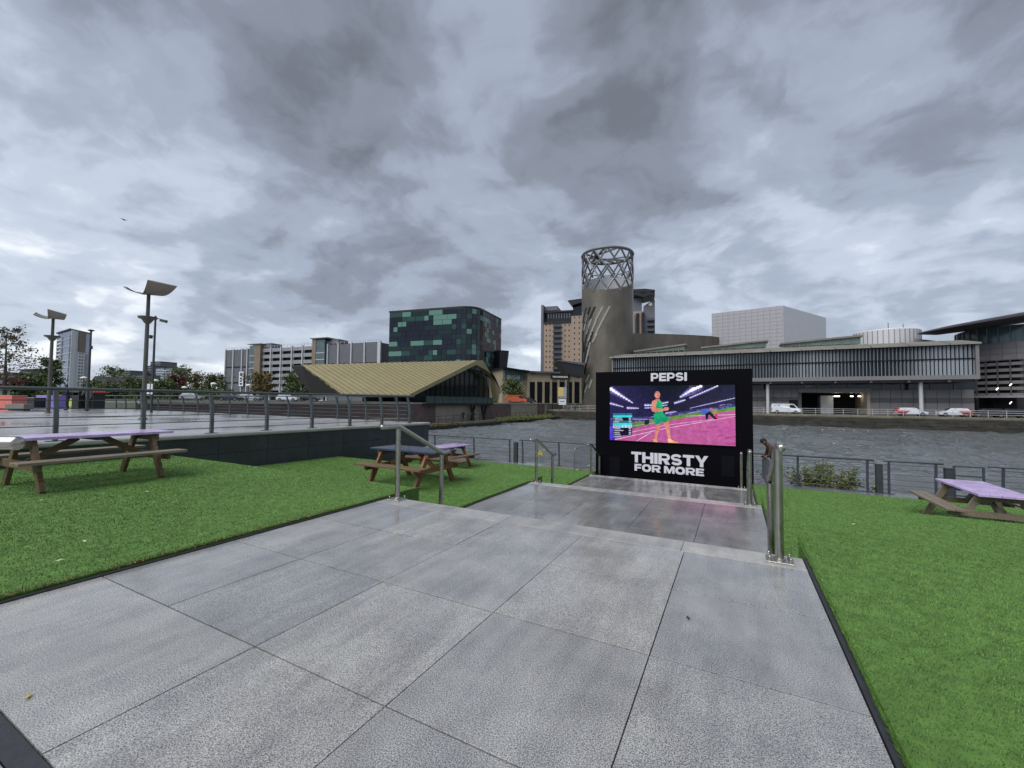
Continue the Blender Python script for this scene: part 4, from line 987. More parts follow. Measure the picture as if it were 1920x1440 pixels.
# ------------------------------------------------------------------ trees
def tree(name, label, loc, h, spread, leaf, dens=1., lsize=.35, seed=0, group=None, bare=False, trunk=.35):
    rng = np.random.default_rng(seed); t = thing(name, label, 'tree', tuple(loc), 0, group); mb = MB(); tips = []
    tr = .018*h+.05; zt = h*trunk
    sway = rng.normal(0, .03*h, 2)
    tops = np.array([sway[0], sway[1], h*.93])
    mb.tube([(0, 0, 0), (sway[0]*.2, sway[1]*.2, zt), tuple(tops*.6+np.array([0, 0, h*.05])), tuple(tops)], [tr, tr*.75, tr*.4, tr*.08], 8)
    nb = 13 if not bare else 20
    for i in range(nb):
        s = trunk+(1-trunk)*(i+.5)/nb*.95; b0 = np.array([sway[0]*s, sway[1]*s, h*s]); a = i*2.4+rng.normal(0, .3)
        prof = (1-abs((s-trunk)/(1-trunk)-.35)**1.5*1.15) if not bare else (1.12-(s-trunk)/(1-trunk))
        L = spread*max(.25, prof)*(.75+.4*rng.random()); up = .35 if not bare else .12
        e = b0+np.array([cos(a)*L, sin(a)*L, L*up+rng.normal(0, .1*L)]); mid = (b0+e)/2+np.array([0, 0, -.06*L])
        mb.tube([tuple(b0), tuple(mid), tuple(e)], [tr*.32*(1.2-s), tr*.2*(1.2-s), .01], 5)
        for k in range(5):
            ss = .35+.65*(k+.5)/5; q = b0+(e-b0)*ss; e2 = q+rng.normal(0, .24*L, 3)+np.array([0, 0, .08*L]); mb.tube([tuple(q), tuple(e2)], [tr*.07+.006, .005], 4); tips.append((e2, .2*L)); tips.append((q, .14*L))
    mb.build('trunk', 'bark', t)
    pts = []
    for (q, r) in tips:
        n = int((22 if not bare else 13)*dens); pts.append(q+rng.normal(0, 1, (n, 3))*np.array([1, 1, .7])*max(.25, r)*(.62 if bare else 1))
    V, Fq = leaves(np.concatenate(pts), lsize, .6, rng); npmesh('crown', V, Fq, leaf, t); return t
q = at(8, 752, 42); tree('bare_tree', 'tall sparse bronze leaved tree at the left edge', (q[0], q[1], LAND-.5), zat(10, 612, q)-LAND+.5, 4.0, 'leaf_bronze', .75, .22, 2, bare=True, trunk=.3)
TG = 'trees beyond the plaza'
for i, (px, py, dpt, sp_, lf, lab) in enumerate(((88, 672, 75, 1.7, 'leaf_green', 'small dark tree behind the far plaza lamp'), (212, 691, 120, 3.0, 'leaf_mid', 'round tree right of the dark gabled roof'), (248, 711, 110, 3.6, 'leaf_green', 'low dark tree below the small far tower'),
        (338, 692, 115, 4.0, 'leaf_mid', 'tall loose tree above the dark red one'), (331, 706, 105, 2.3, 'leaf_red', 'small dark red leaved tree'), (376, 704, 118, 3.4, 'leaf_autumn', 'autumn tinted tree left of the car park'), (404, 705, 112, 2.8, 'leaf_green', 'green tree nearest the car park corner'),
        (302, 717, 100, 3.2, 'leaf_green', 'dark low tree under the far grey towers'), (185, 722, 95, 3.2, 'leaf_green', 'dark bushy tree before the gabled roof'),
        (490, 702, 96, 3.0, 'leaf_autumn', 'olive tree standing before the car park stair tower'), (558, 706, 92, 3.4, 'leaf_green', 'dark green tree in the shade of the gold roof tip'), (46, 706, 70, 2.2, 'leaf_green', 'dense tree beside the red footbridge'), (964, 716, 112, 3.2, 'leaf_green', 'dark green tree before the shopping mall arch'))):
    q = at(px, 752, dpt); tree('round_tree', lab, (q[0], q[1], LAND-.02), zat(px, py, q)-LAND, sp_, lf, 1.0, .42, 30+i, TG, trunk=.2)
for i, (px, py, dpt, w_) in enumerate(((150, 733, 92, 9), (220, 728, 96, 9), (285, 727, 98, 9), (345, 727, 101, 8), (395, 728, 100, 8), (60, 731, 80, 9))):
    rng = np.random.default_rng(90+i); q = at(px, 752, dpt); hh = zat(px, py, q)-LAND
    t = thing('hedge', ['clipped hedge between the litter bins and the slim mast', 'clipped hedge below the round tree right of the gabled roof', 'clipped hedge behind the near lamp pole', 'clipped hedge below the dark red tree', 'clipped hedge at the car park corner', 'clipped hedge below the red footbridge'][i], 'hedge', (q[0], q[1], LAND), YAW, 'hedge row behind the plaza')
    pts = rng.random((2600, 3))*np.array([w_, 2.2, 1])+np.array([-w_/2, 0, 0]); pts[:, 2] *= hh*(.7+.3*np.abs(np.sin(pts[:, 0]*.9+i)))
    V, Fq = leaves(pts, .45, .6, rng); npmesh('foliage', V, Fq, 'leaf_green', t); MB().box(-w_/2+.3, w_/2-.3, .4, 1.8, 0, hh*.55).build('core', 'leaf_green', t)
# weeds along the low dockside walk
rng = np.random.default_rng(77); pts = np.stack([rng.normal(-37.75, .25, 5200), 66+26*rng.random(5200)**.8, -2.25+np.abs(rng.normal(0, .3, 5200))], 1)
V, Fq = leaves(pts, .3, .3, rng, -.8); wd_ = npmesh('weeds', V, Fq, 'leaf_willow'); tag(wd_, 'tufts of weeds along the waterline below the dock wall', 'weeds', kind='stuff')
pts = np.stack([rng.normal(-37.75, .18, 900), 47+8*rng.random(900), -2.3+np.abs(rng.normal(0, .16, 900))], 1); V, Fq = leaves(pts, .22, .3, rng, -.8); o = npmesh('weeds', V, Fq, 'leaf_autumn'); tag(o, 'brownish weeds at the dock corner by the plaza end', 'weeds', kind='stuff')

# ------------------------------------------------------------------ gull and small litter
mat('gull', C(104, 110, 122), .7)
q = at(232, 412, 46); gl = thing('gull', 'small gull gliding in the cloudy sky', 'bird', tuple(q), YAW)
MB().lathe([(.005, -.22), (.05, -.12), (.07, 0), (.05, .12), (.015, .2)], 8).build('body', 'gull', gl, True).rotation_euler = (pi/2, 0, 0)
for s in (-1, 1):
    z1 = .16 if s < 0 else -.02; MB().slab([(0, .1, .03), (s*.25, .12, z1), (s*.55, -.05, z1+(.12 if s < 0 else -.1)), (s*.25, -.08, z1), (0, -.1, .03)], (0, 0, .012)).build('wing', 'gull', gl)
MB().slab([(-.03, -.18, 0), (.03, -.18, 0), (.07, -.32, 0), (-.07, -.32, 0)], (0, 0, .01)).build('tail', 'gull', gl)
mat('dry_leaf', C(186, 170, 96), .6); mat('pale_leaf', C(206, 204, 176), .6)
LEAVES = ((158, 1015, 0, 'turf'), (112, 1051, 0, 'turf'), (53, 1307, 0, 'slab'), (1601, 983, -.5, 'turf'), (1290, 1159, 0, 'slab'), (275, 922, 0, 'turf'), (78, 938, 0, 'turf'), (12, 891, 0, 'turf'))
WH = ('pale leaf on the upper left turf near its path edge', 'tiny leaf on the left turf close to the black edging', 'yellow green leaf on the slab at lower left', 'pale leaf on the right hand turf', 'dark crumb on the slab right of centre', 'pale leaf on the turf in front of the near table', 'pale leaf on the turf below the near table', 'pale leaf on the turf at the left edge behind the table leg')
for i, (px, py, z, on) in enumerate(LEAVES):
    q = onz(px, py, z+(.045 if on == 'turf' else .003)); s = .024 if on == 'turf' else .017
    mb = MB(); a = i*1.3
    mb.slab([(s*cos(a+k)*r, s*sin(a+k)*r, .006*(k % 2)) for k, r in ((0, 1.3), (1.1, .6), (2.2, .7), (3.14, 1.1), (4.2, .6), (5.3, .7))], (0, 0, .002))
    o = mb.build('fallen_leaf', 'mast_dark' if i == 4 else ('pale_leaf' if on == 'turf' else 'dry_leaf'), None, loc=tuple(q)); tag(o, WH[i], 'leaf', 'fallen leaves on turf and slabs')
# leaf mould along the left edging strip
rng = np.random.default_rng(8); n = 1500; yy = -.4+4.2*rng.random(n)**1.6; pts = np.stack([EL-.01+rng.normal(0, .022, n), yy, np.full(n, .034)+.008*rng.random(n)], 1)
V, Fq = leaves(pts, .016, .5, rng); leafmat('mould', C(60, 40, 26), C(140, 92, 56)); o = npmesh('leaf_mould', V, Fq, 'mould'); tag(o, 'brown leaf crumbs along the black edging of the left turf', 'leaf litter', kind='stuff')

# ================================================================== buildings
class Fac:
    """facade standing on the line between two plan points; local x runs along it, +y goes back, z up from zb"""
    def __init__(s, pxL, dL, pxR, dR, zb):
        s.a = at(pxL, 752, dL)[:2]; s.b = at(pxR, 752, dR)[:2]; s.d = (s.b-s.a); s.L = float(np.linalg.norm(s.d)); s.d = s.d/s.L; s.zb = zb
        s.rz = atan2(s.d[1], s.d[0]); s.loc = (float(s.a[0]), float(s.a[1]), zb)
    def u(s, px):
        r = ray(px, 752)[:2]; A = np.array([[r[0], -s.d[0]], [r[1], -s.d[1]]]); t_, u_ = np.linalg.solve(A, s.a); return float(u_)
    def z(s, px, py):
        p = s.a+s.d*s.u(px); return float(zat(px, py, p))-s.zb
    def box(s, x0, y0, x1, y1, d0, d1, mb=None):
        mb = mb or MB(); xm = (x0+x1)/2
        return mb.box(s.u(x0), s.u(x1), d0, d1, max(0, s.z(xm, y1)), s.z(xm, y0))
mat('glass_dark', C(22, 26, 30), .08, 0, .6); mat('glass_blue', C(104, 120, 146), .1, .3, .6, var=.2, vscale=.3); mat('glass_teal', C(92, 108, 114), .1, .1, .6, var=.3, vscale=.3)
mat('void', C(14, 14, 15), .8); mat('cladding_grey', C(104, 106, 114), .5, .2, var=.1, vscale=.4); mat('spandrel', C(142, 144, 150), .55, var=.1, vscale=.3); mat('column_white', C(186, 188, 192), .5); mat('brick_tan', C(126, 113, 98), .7, var=.12, vscale=.5, bump=.1); mat('white_render', C(206, 208, 212), .6, var=.05, vscale=.2)
# ------------------------------------------------------------------ multi-storey car park
f = Fac(420, 219, 710, 181, LAND)
t = thing('car_park', 'long grey multi storey car park with open decks and two stair towers', 'car park', f.loc, f.rz)
H = (f.z(420, 658)+f.z(708, 638))/2
MB().box(0, f.L, 1.2, 38, 0, H-1.2).build('core', 'void', t)
def col(px, w=.55, z1=None, m='column_white', d=(-.35, .4)):
    u_ = f.u(px); MB().box(u_-w/2, u_+w/2, d[0], d[1], 0, z1 or H+.2).build('column', m, t)
FLH = 3.15
def clad(pa, pb, cols):
    xs_ = [pa]+cols+[pb]
    for i in range(len(xs_)-1):
        ua, ub = f.u(xs_[i]), f.u(xs_[i+1])
        for (za, zb) in ((0, H*.32), (H*.345, H*.63), (H*.655, H-.3)):
            MB().box(ua+.25, ub-.25, .1, .3, za+.1, zb).build('mesh_panel', 'cladding_grey', t)
        MB().box(ua, ub, .3, 1.25, 0, H-.1).build('backing', 'void', t)
        for k_ in range(7): MB().box(ua+.05, ub-.05, .3, .5, k_*FLH+.2, k_*FLH+1.3).build('deck_edge', 'spandrel', t)
for a, b_, cs in ((420, 468, [434.7, 451, 461]), (612, 709, [632, 656.5, 681.5])):
    clad(a, b_, cs)
    for c_ in [a]+cs+[b_]: col(c_, .6 if c_ < 700 else 1.6)
zs = [H-1.1-FLH*k_ for k_ in range(7)]
opn = [489, 505, 524, 544.5, 564.5, 585]
for i in range(5):
    ua, ub = f.u(opn[i]), f.u(opn[i+1])
    for z_ in zs:
        MB().box(ua+.1, ub-.1, .0, .35, z_-.95, z_+.75).build('spandrel', 'spandrel', t)
        MB().box(ua+.3, ua+1.3, .02, .4, z_-2.5, z_-.95).build('pier', 'cladding_grey', t)
        MB().box(ua, ub, .5, 6, z_-2.5, z_-2.35).build('deck', 'spandrel', t)
    col(opn[i+1] if i < 4 else 585.5)
for (a, g0, g1, b_, ytop, gl) in ((468, 468.5, 478, 489, 646, 0), (586, 593, 609, 613, 635, 1)):
    zt = f.z((a+b_)/2, ytop); bx0, bx1 = (g1, b_) if not gl else (a, g0)
    MB().box(f.u(bx0), f.u(bx1), -1.2, 6, 0, zt).build('stair_tower', 'brick_tan', t)
    s_ = MB().box(f.u(g0), f.u(g1), -1.0, 5, 0, zt-.6).build('stair_glazing', 'glass_teal', t)
    for k_ in range(8): MB().box(f.u(g0), f.u(g1), -1.1, -.98, k_*3.1, k_*3.1+.35).build('landing', 'column_white', s_)
    MB().box(f.u(a)-1, f.u(b_)+.6, -1.8, 6.5, zt, zt+.35).build('stair_roof', 'spandrel', t)
    MB().box(f.u(b_), f.u(b_)+4.8, 1.0, 7, H, H+2.4).build('plant_room', 'cladding_grey', t)
for k_ in range(2): MB().box(0, f.L, .05, .12, H+.55+.5*k_, H+.62+.5*k_).build('parapet_rail', 'column_white', t)
for k_ in range(46): MB().box(f.L*k_/45-.05, f.L*k_/45+.05, .03, .13, H-.3, H+1.15).build('parapet_post', 'column_white', t)
MB().box(f.L-.2, f.L+.2, .4, 30, 0, H-.4).build('end_wall', 'cladding_grey', t)
bn = MB().box(f.u(450), f.u(458), -1.0, -.9, f.z(454, 724), f.z(454, 697)).build('banner', 'notice_white', t)
mat('banner_ink', C(60, 74, 100), .6)
for (ya, yb) in ((699.5, 705), (708, 711.5), (713, 716), (718, 721.5)): MB().box(f.u(451.8), f.u(456.4), -1.03, -1.0, f.z(454, yb), f.z(454, ya)).build('banner_mark', 'banner_ink', bn)

# ------------------------------------------------------------------ green glass office block with a rounded corner
mat('pane_navy', C(16, 24, 42), .12, 0, .6); mat('pane_dark', C(18, 42, 46), .12, 0, .6); mat('pane_mid', C(36, 72, 68), .15, 0, .6); mat('pane_light', C(94, 136, 124), .2, 0, .6); mat('pane_slate', C(78, 86, 98), .3, .2, .5); mat('pane_pale', C(128, 158, 152), .25, 0, .5); mat('frame_dark', C(20, 24, 30), .4)
A_ = at(727, 752, 167)[:2]; K_ = at(889, 752, 155)[:2]; B_ = at(938, 752, 180)[:2]
da = (A_-K_); la = np.linalg.norm(da); da /= la; db = (B_-K_); lb_ = np.linalg.norm(db); db /= lb_
R_ = 7.0; P1, P2 = K_+da*R_, K_+db*R_; path_ = [A_, P1]
for i in range(1, 9):
    s = i/9.; path_.append((1-s)**2*P1+2*s*(1-s)*K_+s*s*P2)
path_ += [P2, B_]
path_ = np.array(path_); seg = np.linalg.norm(np.diff(path_, axis=0), axis=1); cum = np.concatenate([[0], np.cumsum(seg)]); tot = cum[-1]
def pat(s):
    i = min(len(seg)-1, max(0, int(np.searchsorted(cum, s)-1))); return path_[i]+(path_[i+1]-path_[i])*((s-cum[i])/seg[i])
Hg = zat(880, 573, K_)-LAND
og = A_
t = thing('office_block', 'dark green glass office block with a rounded corner and chequered panes', 'office block', (og[0], og[1], LAND))
back = A_+(B_-K_)*.9
pl_ = [tuple(q-og) for q in path_]+[tuple(back-og)]
MB().prism(pl_, 0, Hg-.3).build('core', 'frame_dark', t)
cen = np.mean(path_, axis=0)
MB().prism([tuple((q-cen)*1.012+cen-og) for q in path_]+[tuple(back-og)], Hg-.3, Hg+.25).build('roof_edge', 'frame_dark', t)
PM = {}
nc, nr = 31, 18; cw = tot/nc; rh = (Hg-1.2)/nr; random.seed(12)
for r_ in range(nr):
    c_ = 0
    while c_ < nc:
        sm_ = (c_+.5)*cw; right = sm_ > cum[-2]-1; bend = cum[1]-cw < sm_ < cum[-2]+cw*.5
        n_run = 1 if bend else min(random.choice([1, 2, 2, 3] if not right else [1, 1, 2]), nc-c_)
        if not right and not bend and (c_+n_run)*cw > cum[1]: n_run = max(1, int((cum[1]-c_*cw)/cw))
        if right: k_ = random.choices(['pane_slate', 'pane_pale', 'pane_light', 'pane_dark'], [66, 16, 8, 6])[0]
        else: k_ = random.choices(['pane_navy', 'pane_dark', 'pane_mid', 'pane_light'], [34, 28, 20, 18] if r_ % 2 else [50, 28, 16, 6])[0]
        a, b_ = pat(c_*cw+.06), pat((c_+n_run)*cw-.06); ang = atan2(b_[1]-a[1], b_[0]-a[0]); L_ = round(float(hypot(*(b_-a))), 1)
        key = (k_, L_)
        if key not in PM: PM[key] = MB().box(0, L_, -.12, -.03, .05, rh-.05).mesh('pane', k_)
        inst(PM[key], 'pane', t, (a[0]-og[0], a[1]-og[1], .6+r_*rh), ang); c_ += n_run
for (px, hgt) in ((733, 2.4), (858, 2.6), (864, 2.8), (870, 2.6), (925, 2.2), (932, 2.4)):
    q = at(px, 752, 172)[:2]-og; MB().tube([(q[0], q[1], Hg), (q[0], q[1], Hg+hgt)], .12, 6).build('antenna', 'column_white', t)

# ------------------------------------------------------------------ black wedge building and shopping mall
f = Fac(936, 168, 953, 170, LAND); t = thing('wedge_building', 'narrow black leaning wedge building between the green block and the mall', 'building', f.loc, f.rz)
zt = f.z(945, 657); MB().slab([(0, 0, 0), (f.u(946), 0, 0), (f.u(946.5), 0, zt*.35), (f.u(952), 0, zt), (0, 0, zt)], (0, 16, 0)).build('wall', 'frame_dark', t)
MB().slab([(f.u(952)+.02, -.05, zt), (f.u(952)+.35, -.05, zt), (f.u(947), -.05, zt*.35), (f.u(946.6), -.05, zt*.35)], (0, 1, 0)).build('edge_trim', 'cladding_grey', t)
mat('stone_buff', C(150, 140, 122), .65, var=.12, vscale=.3); mat('mall_glass', C(82, 110, 116), .12, .1, .6, var=.2, vscale=.2)
f = Fac(944, 150, 992, 154, LAND); t = thing('shopping_mall', 'glass fronted shopping mall with oversailing roof and QUAYSIDE sign', 'shopping mall', f.loc, f.rz)
zt = f.z(970, 690); MB().box(0, f.L-1, 1.0, 24, 0, zt-.4).build('core', 'stone_buff', t)
MB().slab([(-1, -2.5, zt), (f.u(1000), -2.5, zt-1.3), (f.u(998), -2.0, zt-2.0), (-1, -2.0, zt-.5)], (0, 26, 0)).build('roof', 'frame_dark', t)
MB().box(f.u(947), f.u(985), .6, 1.02, f.z(966, 716), f.z(966, 694)).build('upper_glazing', 'mall_glass', t)
for k_ in range(9): u_ = f.u(947)+(f.u(985)-f.u(947))*k_/8; MB().box(u_-.06, u_+.06, .5, .62, f.z(966, 716), f.z(966, 694)).build('mullion', 'spandrel', t)
MB().box(f.u(985), f.u(992), .3, 1.1, 0, zt-.6).build('corner_pier', 'brick_tan', t)
# arch front
mb = MB(); xa, xb, zs_ = f.u(957), f.u(979), f.z(968, 728); xc, rr_ = (xa+xb)/2, (xb-xa)/2; u0_, u1_, z1_ = f.u(950), f.u(985), f.z(966, 716)
arc = [(xc+rr_*cos(pi-pi*i/12), zs_+rr_*sin(pi*i/12)*1.1) for i in range(13)]
left_ = [(u0_, .45, 0), (xa, .45, 0)]+[(x_, .45, z_) for x_, z_ in arc[:7]]+[(arc[6][0], .45, z1_), (u0_, .45, z1_)]
right_ = [(xb, .45, 0), (u1_, .45, 0), (u1_, .45, z1_), (arc[6][0], .45, z1_)]+[(x_, .45, z_) for x_, z_ in arc[6:]]
mb.slab(left_, (0, .5, 0)); mb.slab(right_, (0, .5, 0)); mb.build('arch_front', 'stone_buff', t)
MB().box(xa, xb, .96, 1.01, 0, zs_+rr_*1.15).build('arch_glazing', 'glass_dark', t)
lettering('mall_sign', 'QUAYSIDE', f.u(951), f.u(976), f.z(964, 711.5), f.z(964, 703.5), .55, t, 'notice_white', (0, 0, 0), .02)
f2 = Fac(990, 152, 1095, 158, LAND-.3); t = thing('mall_wing', 'low buff stone mall wing with dark shopfront openings below the apartment tower', 'building', f2.loc, f2.rz)
zt = f2.z(1040, 700); MB().box(0, f2.L, .6, 30, 0, zt).build('wall', 'stone_buff', t); MB().box(-.5, f2.L, -.5, 31, zt, zt+.6).build('roof_edge', 'cladding_grey', t)
for i, px in enumerate((994, 1008, 1022, 1036, 1050, 1064, 1078)):
    MB().box(f2.u(px), f2.u(px+9), .35, .62, 0, f2.z(px+4, 716)).build('shopfront', 'glass_dark', t)
    MB().box(f2.u(px+9.5), f2.u(px+13), .0, .62, 0, f2.z(px+4, 712)).build('pier', 'stone_buff', t)
sb = MB().box(f2.u(1033), f2.u(1068), -.1, .2, f2.z(1050, 710), f2.z(1050, 703)).build('sign_board', 'frame_dark', t)
random.seed(4); px = 1036.
while px < 1062:
    w_ = random.uniform(1.2, 2.4); MB().box(f2.u(px), f2.u(px+w_), -.16, -.1, f2.z(1050, 708.3), f2.z(1050, 705)).build('sign_mark', 'notice_white', sb); px += w_+.9

# ------------------------------------------------------------------ apartment tower behind the lattice tower
f = Fac(1014, 222, 1235, 205, LAND); t = thing('apartment_tower', 'tan brick apartment tower with stacked balconies and curved roof canopies', 'apartment block', f.loc, f.rz)
mat('brick_peach', C(160, 141, 124), .7, var=.06, vscale=.3); mat('balcony_grey', C(74, 78, 88), .4, .2)
zb_ = 0
def FB(nm, x0, y0, x1, y1, d0, d1, m): return f.box(x0, y0, x1, y1, d0, d1).build(nm, m, t)
FB('wall', 1018, 606, 1071, 800, 0, 22, 'brick_peach'); FB('wall', 1071, 590, 1190, 800, -.6, 22, 'brick_peach'); FB('wall', 1182, 582, 1207, 800, 2, 24, 'brick_peach')
FB('side_wall', 1013.5, 572, 1018, 800, -.3, 20, 'cladding_grey'); FB('lift_head', 1014, 572, 1042, 580, 3, 15, 'cladding_grey')
FB('penthouse', 1023, 584, 1072, 606, 1.5, 20, 'glass_dark'); FB('penthouse_roof', 1021, 582, 1073, 585, .5, 21, 'frame_dark')
for px in range(1026, 1070, 5): FB('penthouse_post', px, 585, px+.8, 596, 1.2, 1.5, 'spandrel')
FB('parapet', 1018, 603, 1071, 607, -.2, .1, 'frame_dark')
FB('top_storey', 1073, 573, 1100, 590, 1, 20, 'glass_dark')
MB().slab([(f.u(1064), -2, f.z(1064, 565)), (f.u(1100), -2, f.z(1100, 560)), (f.u(1100), -2, f.z(1100, 566)), (f.u(1072), -2, f.z(1072, 574))], (0, 20, 0)).build('roof_canopy', 'frame_dark', t)
wm_ = None
for r_ in range(11):
    y = 609.5+9.9*r_
    for px in (1023.5, 1030.5, 1059, 1066.5, 1077, 1086):
        if px > 1070: yy = y-14.0+0.
        else: yy = y
        if yy > 700 or (px < 1050 and r_ == 0 and False): continue
        u_ = f.u(px); z_ = f.z(px, yy); d_ = -.62 if px > 1070 else -.02
        w = MB().box(u_-.28, u_+.28, d_-.03, d_+.1, z_-.42, z_+.42).build('window', 'glass_dark', t)
    yb = 604+9.9*r_
    if yb < 700:
        ua, ub = f.u(1036.5), f.u(1053); zz = f.z(1045, yb+9)
        bl = MB().box(ua, ub, -1.3, .1, zz-.1, zz+.12).build('balcony', 'balcony_grey', t)
        MB().box(ua, ub, -1.3, -1.25, zz+.12, zz+1.2).build('balustrade', 'balcony_grey', bl)
        MB().box(ua+.3, ub-.3, -.05, .05, zz+.15, zz+2.3).build('balcony_door', 'glass_dark', bl)
for r_ in range(9):
    z_ = f.z(1195, 590+9.9*r_); ua, ub = f.u(1193), f.u(1199); MB().box(ua, ub, 1.4, 2.02, z_-1.2, z_+1.0).build('balcony_recess', 'glass_dark', t)
MB().slab([(f.u(1207), 3, 0), (f.u(1229), 3, 0), (f.u(1229), 3, f.z(1229, 560)), (f.u(1221), 3, f.z(1221, 562)), (f.u(1207), 3, f.z(1207, 572))], (0, 2, 0)).build('fin_wall', 'cladding_grey', t)
for r_ in range(5):
    z_ = f.z(1220, 600+9.9*r_); MB().box(f.u(1214), f.u(1228), .5, 3.0, z_-.1, z_+1.0).build('balcony', 'balcony_grey', t)
FB('stair_glazing', 1203, 585, 1209, 800, 1, 4, 'glass_dark'); FB('top_storey', 1184, 556, 1204, 582, 3, 20, 'cladding_grey')
for (ya, yb, yc) in ((543, 546, 552), (549, 552, 558)):
    MB().slab([(f.u(1183), -1, f.z(1183, ya+.5)), (f.u(1210), -1, f.z(1210, ya-1)), (f.u(1228), -1, f.z(1228, ya+1)), (f.u(1229), -1, f.z(1229, ya+2.5)), (f.u(1206), -1, f.z(1206, yc-.5)), (f.u(1183), -1, f.z(1183, yb))], (0, 14, 0)).build('roof_canopy', 'frame_dark', t)
for px in (1208, 1212, 1216, 1220): MB().tube([(f.u(px), 1, f.z(px, 566)), (f.u(px+1.5), 1, f.z(px, 553))], .14, 5).build('canopy_strut', 'frame_dark', t)
MB().lathe([(.0, 0), (.9, 0), (.9, .15), (0, .15)], 16).build('round_vent', 'notice_white', t, loc=(f.u(1220.5), 2.8, f.z(1220.5, 568))).rotation_euler = (pi/2, 0, 0)

# ------------------------------------------------------------------ steel tower with an open lattice crown
mat('steel_clad', C(108, 103, 94), .45, .5, var=.22, vscale=.35, bump=.25, bscale=1.2, rvar=.08, stretch=(1, 1, .5)); mat('lattice', C(112, 114, 118), .45, .4); mat('inner_pale', C(190, 194, 198), .6); mat('slit', C(24, 26, 28), .3); mat('slit_light', C(148, 148, 142), .4)
TD = 112.; tc_ = at(1138.5, 752, 0*TD+1)-CO; tc_ = tc_/np.linalg.norm(tc_[:2]); cen = CO[:2]+tc_[:2]*TD
TRd = 6.55; vx = np.array([tc_[1], -tc_[0]]); vy = tc_[:2]       # right and away as seen from here
t = thing('lattice_tower', 'round steel clad tower with an open lattice crown and slanting slits', 'tower', (cen[0], cen[1], QUAY_Z))
def TP(ang, z, r=TRd): q = vx*cos(ang)*r+vy*sin(ang)*r; return (q[0], q[1], z)
zr = zat(1138.5, 480, cen)-QUAY_Z; zf, zbk = zat(1138.5, 543, cen-vy*6)-QUAY_Z, zat(1138.5, 519, cen+vy*6)-QUAY_Z
def cut(a): return (zf+zbk)/2+(zbk-zf)/2*sin(a)
n_ = 72; mb = MB(); NZ = 26
for (r_, flip) in ((TRd, 0), (TRd-.35, 1)):
    b0 = len(mb.v)
    for j in range(NZ+1):
        for i in range(n_): a = 2*pi*i/n_; mb.v.append(TP(a, cut(a)*j/NZ, r_))
    for j in range(NZ):
        for i in range(n_):
            i2 = (i+1) % n_; q = (b0+j*n_+i, b0+j*n_+i2, b0+(j+1)*n_+i2, b0+(j+1)*n_+i); mb.f.append(q if not flip else tuple(reversed(q)))
k2 = (NZ+1)*n_
for i in range(n_): i2 = (i+1) % n_; mb.f.append((NZ*n_+i, NZ*n_+i2, k2+NZ*n_+i2, k2+NZ*n_+i))
mb.build('steel_drum', 'steel_clad', t, True)
mb = MB(); b0 = 0
for zz in (zf-4, None):
    for i in range(n_): a = 2*pi*i/n_; mb.v.append(TP(a, zf-4 if zz else cut(a)-.1, TRd-.4))
for i in range(n_): i2 = (i+1) % n_; mb.f.append((i2, i, n_+i, n_+i2))
mb.build('inner_lining', 'inner_pale', t, True)
for (zz, r_) in ((zr, .36), (zbk+.4, .12)):
    MB().tube([TP(2*pi*i/48, zz, TRd-.1) for i in range(49)], r_, 6, caps=False).build('ring', 'lattice', t, True)
for i in range(12):
    for s in (-1, 1):
        a0 = 2*pi*i/12; a1 = a0+s*2*pi/12*2.1
        pts_ = []
        for k_ in range(9):
            w_ = k_/8.; a = a0+(a1-a0)*w_; z0_ = zf-.3; z_ = zr+(z0_-zr)*w_; pts_.append(TP(a, z_, TRd-.12))
        keep = [p for k_, p in enumerate(pts_) if p[2] > cut(a0+(a1-a0)*k_/8.)-1.2]
        if len(keep) > 1: MB().tube(keep, .23, 5).build('lattice_bar', 'lattice', t)
for i in range(6):
    a = pi*i/6+.2
    for o_ in (-.8,): MB().obox(TP(a, zr), TP(a+pi+o_, zr), .46, .3).build('roof_bar', 'lattice', t)
random.seed(9)
SL = [(1101, 577, 1094, 606, 0), (1108, 576, 1100, 608, 0), (1117, 575, 1107, 600, 0), (1131, 575, 1118, 602, 1), (1143, 574, 1117, 630, 1), (1111, 598, 1102, 627, 1), (1119, 602, 1105, 640, 1),
      (1098, 602, 1093.6, 640, 0), (1106, 612, 1096.5, 660, 0), (1113, 622, 1100, 672, 0), (1121, 625, 1113, 642, 1), (1096, 640, 1093, 690, 0), (1101, 650, 1094.6, 700, 0), (1109, 642, 1101, 680, 1), (1105, 668, 1098, 700, 0),
      (1100, 703, 1096, 713, 1), (1107, 703, 1101, 717, 1), (1112, 712, 1107, 728, 1), (1099, 716, 1094.5, 750, 0), (1105, 722, 1099, 736, 1), (1095.2, 585, 1093.2, 620, 1), (1104, 590, 1097, 620, 1)]
def cyl(px, py):
    a = 2*pi-math.acos(max(-.995, min(.995, (px-1138.5)/47.2))); p = cen+vx*cos(a)*TRd+vy*sin(a)*TRd
    return a, float(zat(px, py, p))-QUAY_Z
for (xt, yt, xb, yb, kd) in SL:
    (a1, z1_), (a0, z0_) = cyl(xt, yt), cyl(xb, yb); mb = MB(); w_ = .042
    for k_ in range(7):
        s = k_/6.; z_ = z0_+(z1_-z0_)*s; a = a0+(a1-a0)*s
        for (da_, rr_) in ((-w_, .03), (w_, .03), (w_, .12), (-w_, .12)): mb.v.append(TP(a+da_, z_, TRd+rr_))
    for k_ in range(6):
        for j in range(4): j2 = (j+1) % 4; mb.f.append((4*k_+j, 4*k_+j2, 4*k_+4+j2, 4*k_+4+j))
    mb.f += [(3, 2, 1, 0), (24, 25, 26, 27)]
    mb.build('slit', 'slit_light' if kd else 'slit', t)
